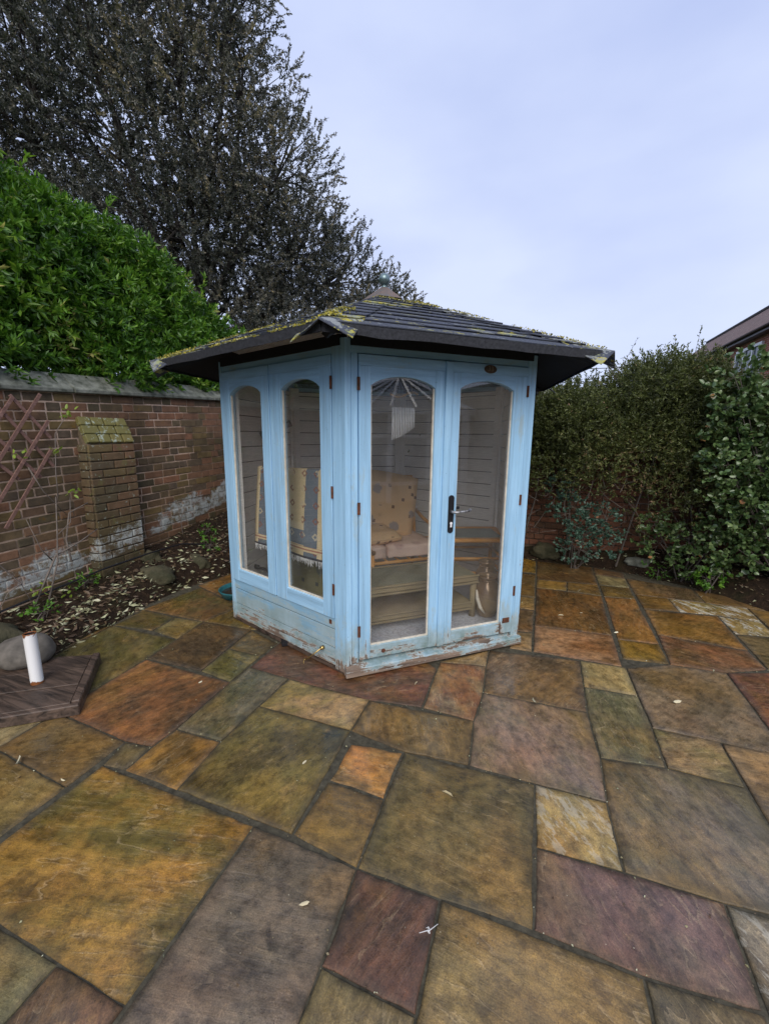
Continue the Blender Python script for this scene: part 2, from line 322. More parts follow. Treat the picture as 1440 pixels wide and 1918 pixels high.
def m_glass(name='window_glass', dirt_haze=0.032):
    t = NT(name); ge = t.n('ShaderNodeNewGeometry'); dt = t.n('ShaderNodeVectorMath', operation='DOT_PRODUCT')
    t.set(dt.inputs[0], ge.outputs['Incoming']); t.set(dt.inputs[1], ge.outputs['True Normal'])
    ic = t.math('SUBTRACT', 1.0, t.math('ABSOLUTE', dt.outputs['Value']), clamp=True)      # reflectance the same from both sides of the pane
    fr = t.math('ADD', 0.042, t.math('MULTIPLY', t.math('POWER', ic, 5.0), 0.95))
    tr = t.n('ShaderNodeBsdfTransparent'); tr.inputs[0].default_value = (0.992, 0.996, 0.992, 1)
    gl = t.n('ShaderNodeBsdfGlossy'); gl.inputs['Roughness'].default_value = 0.012
    nb = t.bump(t.noise(t.coord(), 1.6, 1, 0.4), 0.06, 0.02); t.set(gl.inputs['Normal'], nb)
    df = t.n('ShaderNodeBsdfDiffuse'); df.inputs[0].default_value = (0.55, 0.55, 0.53, 1)
    m1 = t.n('ShaderNodeMixShader'); t.set(m1.inputs[0], t.math('MULTIPLY', fr, 1.6))
    t.t.links.new(tr.outputs[0], m1.inputs[1]); t.t.links.new(gl.outputs[0], m1.inputs[2])
    m2 = t.n('ShaderNodeMixShader'); t.set(m2.inputs[0], t.ramp(t.noise(t.coord(), 9, 6, 0.7), [(0.3, dirt_haze * 0.4), (0.7, dirt_haze * 1.3)]))  # pane dirt raised to a painted whitish haze that lifts the dark interior
    t.t.links.new(m1.outputs[0], m2.inputs[1]); t.t.links.new(df.outputs[0], m2.inputs[2]); t.t.links.new(m2.outputs[0], t.out.inputs[0])
    return t.m
def m_floral(name, base, blot, mark):
    t = NT(name); v = t.coord()
    w = t.math('MULTIPLY', t.ramp(t.noise(v, 900, 2, 0.5), [(0.3, 0.8), (0.7, 1.0)]), 1.0)
    c = t.mix(t.ramp(t.noise(v, 9, 3, 0.5), [(0.4, 0.0), (0.7, 0.5)]), base, tuple(x * 0.85 for x in base))
    vb = t.voro(v, 4.2, rand=0.9); petals = t.noise(v, 34, 3, 0.6)
    bl = t.ramp(t.math('ADD', vb, t.math('MULTIPLY', petals, 0.22)), [(0.30, 0.8), (0.36, 0.0)])
    c = t.mix(bl, c, blot)
    sq = t.voro(v, 13.0, dist='CHEBYCHEV', rand=0.85)
    on = t.ramp(t.voro(v, 13.0, dist='CHEBYCHEV', rand=0.85, out='Color'), [(0.45, 0.0), (0.5, 1.0)])
    c = t.mix(t.math('MULTIPLY', t.ramp(sq, [(0.20, 0.9), (0.22, 0.0)]), on), c, mark)
    c = t.mix(t.math('SUBTRACT', 1.0, w), c, tuple(x * 0.6 for x in base))
    t.pbr(c, 0.9, t.bump(t.noise(v, 5, 4, 0.5), 0.5, 0.02), spec=0.2); return t.m
def m_wicker(name, base):
    t = NT(name); v = t.coord(); x, y, z = t.sep(v)
    ch = t.n('ShaderNodeTexChecker'); t.set(ch.inputs['Vector'], t.map(v, (1, 1, 1.4), rot=(0, 0, 0.71))); ch.inputs['Scale'].default_value = 95
    wv = t.n('ShaderNodeTexWave'); t.set(wv.inputs['Vector'], v); wv.inputs['Scale'].default_value = 42; wv.bands_direction = 'DIAGONAL'; wv.inputs['Distortion'].default_value = 1.5
    h = t.math('ADD', t.math('MULTIPLY', ch.outputs['Fac'], 0.5), wv.outputs['Fac'])
    c = t.mix(t.ramp(h, [(0.2, 0.0), (0.9, 1.0)]), tuple(a * 0.35 for a in base), base)
    c = t.mix(t.ramp(t.noise(v, 8, 4, 0.6), [(0.4, 0.0), (0.7, 0.4)]), c, tuple(a * 0.6 for a in base))
    t.pbr(c, 0.7, t.bump(h, 0.9, 0.005), spec=0.3); return t.m
def m_rug():
    t = NT('woven_rug'); uv = t.coord('UV'); u, v, w = t.sep(uv)      # u across 0..1, v along 0..1 from fringe to fringe
    au = t.math('ABSOLUTE', t.math('SUBTRACT', u, 0.5)); av = t.math('ABSOLUTE', t.math('SUBTRACT', v, 0.5))
    cream = lin(216, 196, 156); blue = lin(108, 118, 128); red = lin(172, 122, 100); dk = lin(60, 62, 78)
    def between(x, a, b): return t.math('MULTIPLY', t.math('GREATER_THAN', x, a), t.math('LESS_THAN', x, b))
    c = t.mix(t.math('MAXIMUM', between(au, 0.27, 0.44), t.math('MULTIPLY', between(av, 0.335, 0.425), t.math('LESS_THAN', au, 0.44))), cream, blue)
    fu = t.math('ABSOLUTE', t.math('SUBTRACT', t.math('FRACT', t.math('MULTIPLY', u, 6.0)), 0.5))
    fv = t.math('ABSOLUTE', t.math('SUBTRACT', t.math('FRACT', t.math('MULTIPLY', v, 11.0)), 0.5))
    d = t.math('ADD', fu, fv)
    c = t.mix(t.math('MULTIPLY', between(d, 0.12, 0.26), 0.8), c, t.mix(t.math('GREATER_THAN', t.noise(uv, 5, 1), 0.5), lin(140, 92, 78), lin(205, 190, 160)))
    st = t.math('FRACT', t.math('MULTIPLY', av, 52.0))
    c = t.mix(between(av, 0.43, 0.462), c, t.mix(t.math('GREATER_THAN', st, 0.5), red, cream))
    c = t.mix(t.math('MULTIPLY', between(av, 0.487, 0.51), 0.9), c, dk)
    n = t.noise(t.map(uv, (120, 220, 1)), 1.0, 2, 0.5)
    c = t.mix(1.0, c, t.ramp(n, [(0.3, (0.72,) * 3), (0.7, (1.1,) * 3)]), 'MULTIPLY')
    t.pbr(c, 0.95, t.bump(n, 0.6, 0.003), spec=0.1); return t.m
def m_soil():
    t = NT('damp_soil'); P = t.pos(); n = t.noise(P, 18, 8, 0.75); n2 = t.noise(P, 2.2, 4, 0.6)
    c = t.ramp(n, [(0.3, lin(24, 18, 14)), (0.55, lin(52, 40, 30)), (0.75, lin(84, 66, 48))])
    c = t.mix(t.ramp(n2, [(0.5, 0.0), (0.7, 0.5)]), c, lin(50, 56, 28))
    t.pbr(c, 0.95, t.bump(n, 1.0, 0.03), spec=0.2); return t.m
def m_lawn():
    t = NT('far_grass'); P = t.pos(); n = t.noise(P, 5, 8, 0.7)
    t.pbr(t.ramp(n, [(0.3, (0.02, 0.035, 0.01)), (0.7, (0.06, 0.09, 0.025))]), 0.95, t.bump(n, 0.6, 0.03), spec=0.2); return t.m
def m_wood(name, a, b, rough=0.6, sc=(3, 40, 40), bump=0.4, wet=False):
    t = NT(name); v = t.coord(); n = t.noise(t.map(v, sc), 1.0, 6, 0.6, 0.8)
    c = t.mix(t.ramp(n, [(0.3, 0.0), (0.7, 1.0)]), a, b)
    c = t.mix(t.math('MULTIPLY', t.rand(), 0.3), c, a)
    t.pbr(c, rough, t.bump(n, bump, 0.004), spec=0.4); return t.m
def m_tube():
    t = NT('rusty_white_enamel'); v = t.coord(); x, y, z = t.sep(v); n = t.noise(v, 22, 6, 0.7)
    e = t.math('ADD', t.ramp(z, [(0.0, 1.0), (0.02, 0.25), (0.06, 0.0)]), t.ramp(z, [(0.265, 0.0), (0.298, 0.35), (0.306, 0.9)]))
    s = t.math('ADD', t.math('MULTIPLY', e, 0.45), n)
    c = t.mix(t.ramp(s, [(0.66, 0.0), (0.72, 1.0)]), (0.80, 0.80, 0.79), (0.20, 0.07, 0.02))
    t.pbr(c, 0.35, t.bump(s, 0.2, 0.002)); return t.m
MAT = {}
MAT['slab'] = m_slab()
MAT['joint'] = m_simple('mossy_mortar_joint', (0.040, 0.036, 0.026), 0.95, nscale=30, var=0.4, bump=0.8, bd=0.01, spec=0.15, col2=(0.095, 0.085, 0.060))
MAT['paintV'] = m_paint('blue_paint_upright', 'Z', 1.5)
MAT['paintH'] = m_paint('blue_paint_across', 'H', 2.0)
MAT['paintB'] = m_paint('blue_paint_rotting_boards', 'H', 1.45, base=(0.25, 0.45, 0.62), zfade=0.46, pale=0.22)
MAT['sill'] = m_paint('blue_paint_sill', 'H', 1.5, base=(0.24, 0.47, 0.70), zfade=0.34, pale=0.25)
MAT['white'] = m_simple('white_board_paint', (0.90, 0.88, 0.85), 0.6, nscale=6, var=0.12, bump=0.2, stretch=(2, 2, 20))
MAT['bead'] = m_simple('cream_glazing_bead', (0.72, 0.66, 0.55), 0.6, var=0.2)
MAT['felt'] = m_felt('mineral_felt', 0.61); MAT['felt_lichen'] = m_felt('mineral_felt_with_lichen', 0.535)
MAT['feltedge'] = m_simple('dark_felt_edge', (0.012, 0.013, 0.017), 0.85, nscale=60, bump=0.6, col2=(0.035, 0.037, 0.045))
MAT['soffit'] = m_simple('dark_soffit_boards', (0.016, 0.019, 0.026), 0.8, nscale=8, stretch=(1, 8, 8))
MAT['copper'] = m_simple('weathered_copper_cap', (0.16, 0.095, 0.065), 0.6, 0.0, nscale=14, col2=(0.09, 0.09, 0.09))
MAT['verdigris'] = m_simple('verdigris_ball', (0.10, 0.15, 0.17), 0.3, 0.6, nscale=26, col2=(0.22, 0.30, 0.30), stretch=(1, 1, 0.3))
MAT['glass'] = m_glass()
MAT['brick'] = m_brick('old_brick', slope=0.165, base0=-0.26)
MAT['brickmoss'] = m_brick('mossy_brick', moss=0.8, slope=0.165, base0=-0.26)
MAT['brickback'] = m_brick('back_wall_brick', base0=-3.0, left=False)
MAT['brickpier'] = m_brick('lichened_pier_brick', moss=0.14, slope=0.165, base0=-0.26)
MAT['mortar'] = m_mortar('lime_mortar', 0.165, -0.26); MAT['mortarback'] = m_simple('back_mortar', lin(104, 84, 70), 0.95, nscale=20, col2=lin(62, 52, 42))
MAT['coping'] = m_simple('lichened_render_coping', lin(142, 144, 132, 0.9), 0.9, nscale=13, bump=0.9, bd=0.012, col2=lin(66, 70, 58))
MAT['soil'] = m_soil(); MAT['lawn'] = m_lawn()
MAT['bark'] = m_simple('dark_bark', (0.045, 0.038, 0.034), 0.9, nscale=18, stretch=(1, 1, 0.3), bump=0.8, bd=0.02)
MAT['twig'] = m_simple('grey_twig', (0.12, 0.10, 0.085), 0.85, nscale=30)
MAT['twigl'] = m_simple('pale_bare_stem', (0.20, 0.165, 0.14), 0.85, nscale=30)
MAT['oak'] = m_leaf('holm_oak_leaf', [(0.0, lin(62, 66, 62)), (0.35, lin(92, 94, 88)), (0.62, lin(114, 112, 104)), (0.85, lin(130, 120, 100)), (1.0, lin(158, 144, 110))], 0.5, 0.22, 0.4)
MAT['shrub'] = m_leaf('glossy_evergreen_leaf', [(0.0, (0.028, 0.080, 0.012)), (0.4, (0.078, 0.185, 0.020)), (0.75, (0.175, 0.320, 0.034)), (0.93, (0.29, 0.41, 0.06)), (1.0, (0.42, 0.38, 0.13))], 0.40, 0.28, 0.5)
MAT['hedge'] = m_leaf('hedge_leaf', [(0.0, (0.045, 0.055, 0.020)), (0.4, (0.100, 0.120, 0.038)), (0.7, (0.150, 0.175, 0.050)), (0.9, (0.22, 0.165, 0.08)), (1.0, (0.32, 0.19, 0.12))], 0.45, 0.25, 0.45)
MAT['climber'] = m_leaf('round_glossy_leaf', [(0.0, (0.035, 0.070, 0.022)), (0.45, (0.085, 0.145, 0.045)), (0.8, (0.17, 0.23, 0.09)), (0.97, (0.14, 0.19, 0.08)), (1.0, (0.42, 0.20, 0.08))], 0.3, 0.12, 0.6)
MAT['bluegreen'] = m_leaf('blue_green_leaf', [(0.0, (0.03, 0.07, 0.045)), (0.5, (0.06, 0.12, 0.085)), (0.85, (0.10, 0.17, 0.12)), (1.0, (0.28, 0.14, 0.08))], 0.4, 0.15)
MAT['lime'] = m_leaf('fresh_green_leaf', [(0.0, (0.06, 0.17, 0.02)), (0.6, (0.13, 0.30, 0.03)), (1.0, (0.26, 0.36, 0.05))], 0.45, 0.3)
MAT['litter'] = m_leaf('fallen_leaf', [(0.0, (0.06, 0.035, 0.02)), (0.3, (0.13, 0.085, 0.05)), (0.5, (0.27, 0.25, 0.13)), (0.8, (0.42, 0.44, 0.27)), (1.0, (0.58, 0.56, 0.40))], 0.6, 0.05)
MAT['dryleaf'] = m_leaf('pale_dry_leaf', [(0.0, (0.50, 0.42, 0.25)), (1.0, (0.72, 0.68, 0.50))], 0.6, 0.05)
MAT['laths'] = m_wood('weathered_trellis_wood', lin(104, 76, 66), lin(150, 116, 104), 0.8)
MAT['board'] = m_wood('wet_dark_timber', (0.012, 0.009, 0.007), (0.17, 0.115, 0.085), 0.55, sc=(4, 34, 34), bump=1.0)
MAT['tube'] = m_tube()
MAT['stone'] = m_simple('grey_rounded_stone', lin(112, 106, 98), 0.85, nscale=14, bump=0.5, col2=lin(74, 70, 64))
MAT['rock'] = m_simple('mossy_rock', lin(84, 78, 58), 0.9, nscale=7, bump=1.0, bd=0.03, col2=lin(44, 46, 26))
MAT['teal'] = m_simple('teal_plastic', (0.03, 0.16, 0.19), 0.35, nscale=9, var=0.3)
MAT['water'] = m_simple('brown_standing_water', (0.03, 0.02, 0.012), 0.08, nscale=5, var=0.2, bump=0.02)
MAT['black'] = m_simple('black_iron', (0.018, 0.018, 0.022), 0.5, 0.3, nscale=60, bump=0.6)
MAT['rust'] = m_simple('rusty_steel', (0.20, 0.07, 0.035), 0.75, 0.3, nscale=40, col2=(0.06, 0.03, 0.02))
MAT['brass'] = m_simple('brass', (0.62, 0.44, 0.16), 0.35, 0.9, nscale=40, col2=(0.35, 0.24, 0.10))
MAT['chrome'] = m_simple('aluminium_rod', (0.90, 0.90, 0.92), 0.35, 0.0, nscale=10, var=0.05, bump=0.0)
MAT['flake'] = m_simple('flaking_silver_lever', (0.55, 0.56, 0.58), 0.4, 0.5, nscale=70, col2=(0.03, 0.03, 0.035), bump=0.5)
MAT['ceiling'] = m_simple('pale_ceiling_boards', (0.82, 0.80, 0.76), 0.8, nscale=8, stretch=(1, 8, 8))
MAT['carpet'] = m_simple('grey_blue_carpet', (0.55, 0.57, 0.63), 0.95, nscale=60, var=0.3, bump=0.6)
MAT['cane'] = m_wood('honey_cane', (0.56, 0.24, 0.05), (0.76, 0.40, 0.11), 0.35, sc=(6, 6, 6), bump=0.1)
MAT['greenglass'] = m_simple('green_tinted_glass_top', (0.22, 0.27, 0.24), 0.12, nscale=3, var=0.2, bump=0)
MAT['wicker'] = m_wicker('brown_wicker', (0.46, 0.36, 0.20)); MAT['wickerg'] = m_wicker('grey_green_wicker', (0.30, 0.29, 0.19))
MAT['cushion'] = m_floral('floral_cushion', lin(226, 188, 142), lin(132, 132, 142), lin(92, 58, 44))
MAT['seat'] = m_floral('pink_seat_cushion', lin(232, 202, 186), lin(200, 166, 156), lin(176, 140, 136))
MAT['greenfab'] = m_floral('faded_green_fabric', lin(124, 120, 88), lin(84, 92, 90), lin(60, 66, 72))
MAT['rug'] = m_rug(); MAT['fringe'] = m_simple('white_fringe', (0.75, 0.75, 0.74), 0.9)
MAT['pot'] = m_simple('brown_glazed_pot', (0.14, 0.075, 0.04), 0.12, 0.25, nscale=5, col2=(0.34, 0.24, 0.13), bump=0.05, stretch=(1, 1, 0.5))
MAT['darkpole'] = m_simple('dark_brown_pole', (0.035, 0.022, 0.018), 0.4, nscale=20)
MAT['plaque'] = m_simple('bronze_plaque', (0.13, 0.085, 0.05), 0.45, 0.5, nscale=50); MAT['plaquetext'] = m_simple('raised_bronze_numerals', (0.36, 0.27, 0.16), 0.4, 0.5)
MAT['upvc'] = m_simple('white_frame_plastic', (0.80, 0.80, 0.80), 0.35, var=0.04, bump=0)
MAT['pinewood'] = m_simple('pale_chime_wood', lin(214, 178, 124), 0.6, nscale=30, var=0.2)
# ------------------------------------------------------------------ ground, soil beds, patio
BORDER = [(-2.2, -6.0), (-2.25, -1.0), (-2.40, 0.4), (-2.66, 1.15), (-3.0, 1.78), (-3.06, 2.1), (-3.17, 2.58), (-3.17, 3.01), (-3.05, 3.45), (-2.95, 4.2), (-2.6, 4.9),
          (-1.6, 5.12), (-0.6, 5.22), (0.0, 5.28), (0.7, 5.28), (1.23, 5.12), (1.66, 4.86), (1.90, 4.55), (2.08, 4.32), (2.45, 3.7), (2.8, 2.8), (3.1, 1.0), (3.2, -6.0)]
def in_poly(x, y, poly):
    c = False; n = len(poly)
    for i in range(n):
        x1, y1 = poly[i]; x2, y2 = poly[(i + 1) % n]
        if (y1 > y) != (y2 > y) and x < (x2 - x1) * (y - y1) / (y2 - y1) + x1: c = not c
    return c
def edge_dist(x, y, poly, closed=False):
    d = 1e9
    for i in range(len(poly) - (0 if closed else 1)):
        ax, ay = poly[i]; bx, by = poly[(i + 1) % len(poly)]
        t = max(0, min(1, ((x - ax) * (bx - ax) + (y - ay) * (by - ay)) / ((bx - ax) ** 2 + (by - ay) ** 2)))
        d = min(d, math.hypot(x - ax - t * (bx - ax), y - ay - t * (by - ay)))
    return d
def soil_h(x, y):
    d = edge_dist(x, y, BORDER)
    if in_poly(x, y, BORDER): return -0.035 - min(d, 0.3) * 0.1
    zl = 0.05 + max(0, min(1, (-x - 2.9) / 0.85)) * (0.02 + 0.165 * max(0.0, min(y, 5.6) - 1.55))
    zb = 0.04 + 0.18 * min(1, d / 0.35)
    w = max(0, min(1, (x + 2.6) / 1.6))
    z = zl * (1 - w) + zb * w
    ease = min(1, d / 0.14)
    return -0.02 + (z + 0.02) * ease + 0.028 * noise.noise(Vector((x * 3, y * 3, 0))) * ease + 0.014 * noise.noise(Vector((x * 11, y * 11, 3)))
def grid_mesh(name, x0, x1, y0, y1, step, f):
    nx, ny = int((x1 - x0) / step) + 1, int((y1 - y0) / step) + 1
    v = [(x0 + i * step, y0 + j * step, f(x0 + i * step, y0 + j * step)) for j in range(ny) for i in range(nx)]
    fc = [(j * nx + i, j * nx + i + 1, (j + 1) * nx + i + 1, (j + 1) * nx + i) for j in range(ny - 1) for i in range(nx - 1)]
    me = bpy.data.meshes.new(name); me.from_pydata(v, [], fc); me.update(); return me
link('soil_beds', grid_mesh('soil_beds', -3.95, 4.6, -1.6, 5.6, 0.045, soil_h), MAT['soil'], kind='structure', smooth=True,
     label='dark damp soil of the raised beds around the patio')
g = MB(); g.add([(-300, -300, -0.12), (300, -300, -0.12), (300, 300, -0.12), (-300, 300, -0.12)], [(0, 1, 2, 3)])
g.build('ground', MAT['lawn'], kind='structure', label='open ground reaching beyond the garden walls')

patio = MB()
pp = [(x, y) for x, y in BORDER if y > -3]; pp = [(-2.3, -3.0)] + pp + [(3.15, -3.0)]
patio.add([(x, y, -0.006) for x, y in pp], [tuple(range(len(pp)))])
patio = patio.build('patio', MAT['joint'], kind='structure', label='patio of mixed sandstone slabs on dark mossy mortar')

PAL = dict(gold1=((128, 94, 36), (92, 80, 34)), greypurple=((92, 80, 74), (74, 66, 62)), maroon=((78, 48, 42), (60, 42, 38)), lightyel=((122, 106, 70), (96, 82, 52)),
 yelbig=((118, 98, 60), (86, 72, 46)), beige=((98, 84, 60), (76, 66, 48)), purple=((82, 58, 60), (92, 74, 66)), whitegrey=((108, 102, 90), (84, 78, 66)),
 paintyel=((150, 128, 80), (132, 100, 52)), olive=((92, 78, 48), (70, 62, 36)), olive2=((94, 76, 40), (74, 58, 34)), orange=((166, 108, 46), (140, 104, 58)),
 olivebrown=((102, 80, 46), (80, 62, 34)), olive3=((92, 80, 40), (62, 54, 32)), pinkyel=((146, 116, 80), (116, 98, 48)), grey=((82, 78, 68), (64, 66, 50)),
 gold2=((134, 94, 38), (80, 60, 34)), small=((88, 78, 54), (70, 62, 44)), red1=((114, 70, 42), (72, 48, 34)), brownL=((92, 72, 44), (72, 58, 36)),
 yelL=((118, 98, 56), (92, 78, 46)), pale=((124, 114, 88), (96, 88, 66)), greenL=((92, 90, 66), (70, 70, 50)), maroon2=((82, 56, 50), (62, 48, 40)),
 darkbrown=((66, 50, 34), (46, 36, 28)), lightmoss=((108, 98, 62), (66, 66, 32)), olive4=((74, 62, 32), (58, 48, 28)), brown2=((90, 64, 38), (64, 60, 28)),
 yelmoss=((88, 72, 30), (62, 56, 26)), lightsq=((118, 108, 72), (84, 80, 46)), brownolive=((74, 62, 38), (60, 58, 26)), olive5=((88, 78, 46), (66, 64, 28)),
 brown3=((78, 62, 44), (62, 56, 30)), darkred=((84, 44, 38), (66, 40, 30)), crazy=((128, 108, 84), (112, 66, 40)), tan1=((128, 108, 80), (100, 86, 62)),
 pinkgrey=((114, 92, 86), (98, 84, 66)), brownlong=((88, 68, 54), (66, 52, 40)), yel1=((152, 134, 94), (128, 114, 80)), greengrey=((100, 94, 74), (78, 78, 56)),
 biggrey=((94, 82, 70), (80, 74, 54)), tan2=((128, 104, 74), (108, 96, 58)), tan3=((124, 100, 76), (98, 80, 60)), greypink=((106, 90, 78), (84, 72, 60)),
 red2=((110, 54, 48), (84, 48, 40)), pinkstripe=((146, 106, 80), (112, 74, 48)), amber=((102, 66, 32), (72, 48, 26)), yels=((140, 112, 52), (110, 82, 38)),
 browns=((104, 82, 44), (84, 64, 34)), dkbrown=((78, 58, 36), (64, 46, 28)), border1=((84, 60, 46), (70, 52, 40)), paleg=((128, 118, 88), (98, 90, 64)),
 oliveamb=((96, 76, 38), (74, 60, 30)), amber2=((124, 82, 44), (92, 64, 32)), goldsq=((124, 92, 32), (88, 66, 20)), brownp=((84, 64, 48), (74, 60, 46)),
 ambr3=((100, 72, 34), (80, 60, 30)), ambr4=((118, 82, 42), (84, 58, 22)), white1=((150, 128, 84), (128, 104, 62)), white2=((156, 136, 92), (140, 112, 64)),
 redbr=((106, 68, 50), (82, 56, 40)), greybr=((90, 76, 54), (74, 64, 42)), brn5=((98, 74, 46), (84, 62, 40)), amb5=((118, 90, 48), (92, 70, 40)),
 yel5=((130, 98, 34), (96, 76, 28)), ol6=((84, 66, 38), (70, 56, 34)), tan6=((142, 112, 68), (118, 94, 58)), br6=((92, 68, 50), (72, 56, 40)), tan7=((136, 110, 82), (112, 92, 66)))
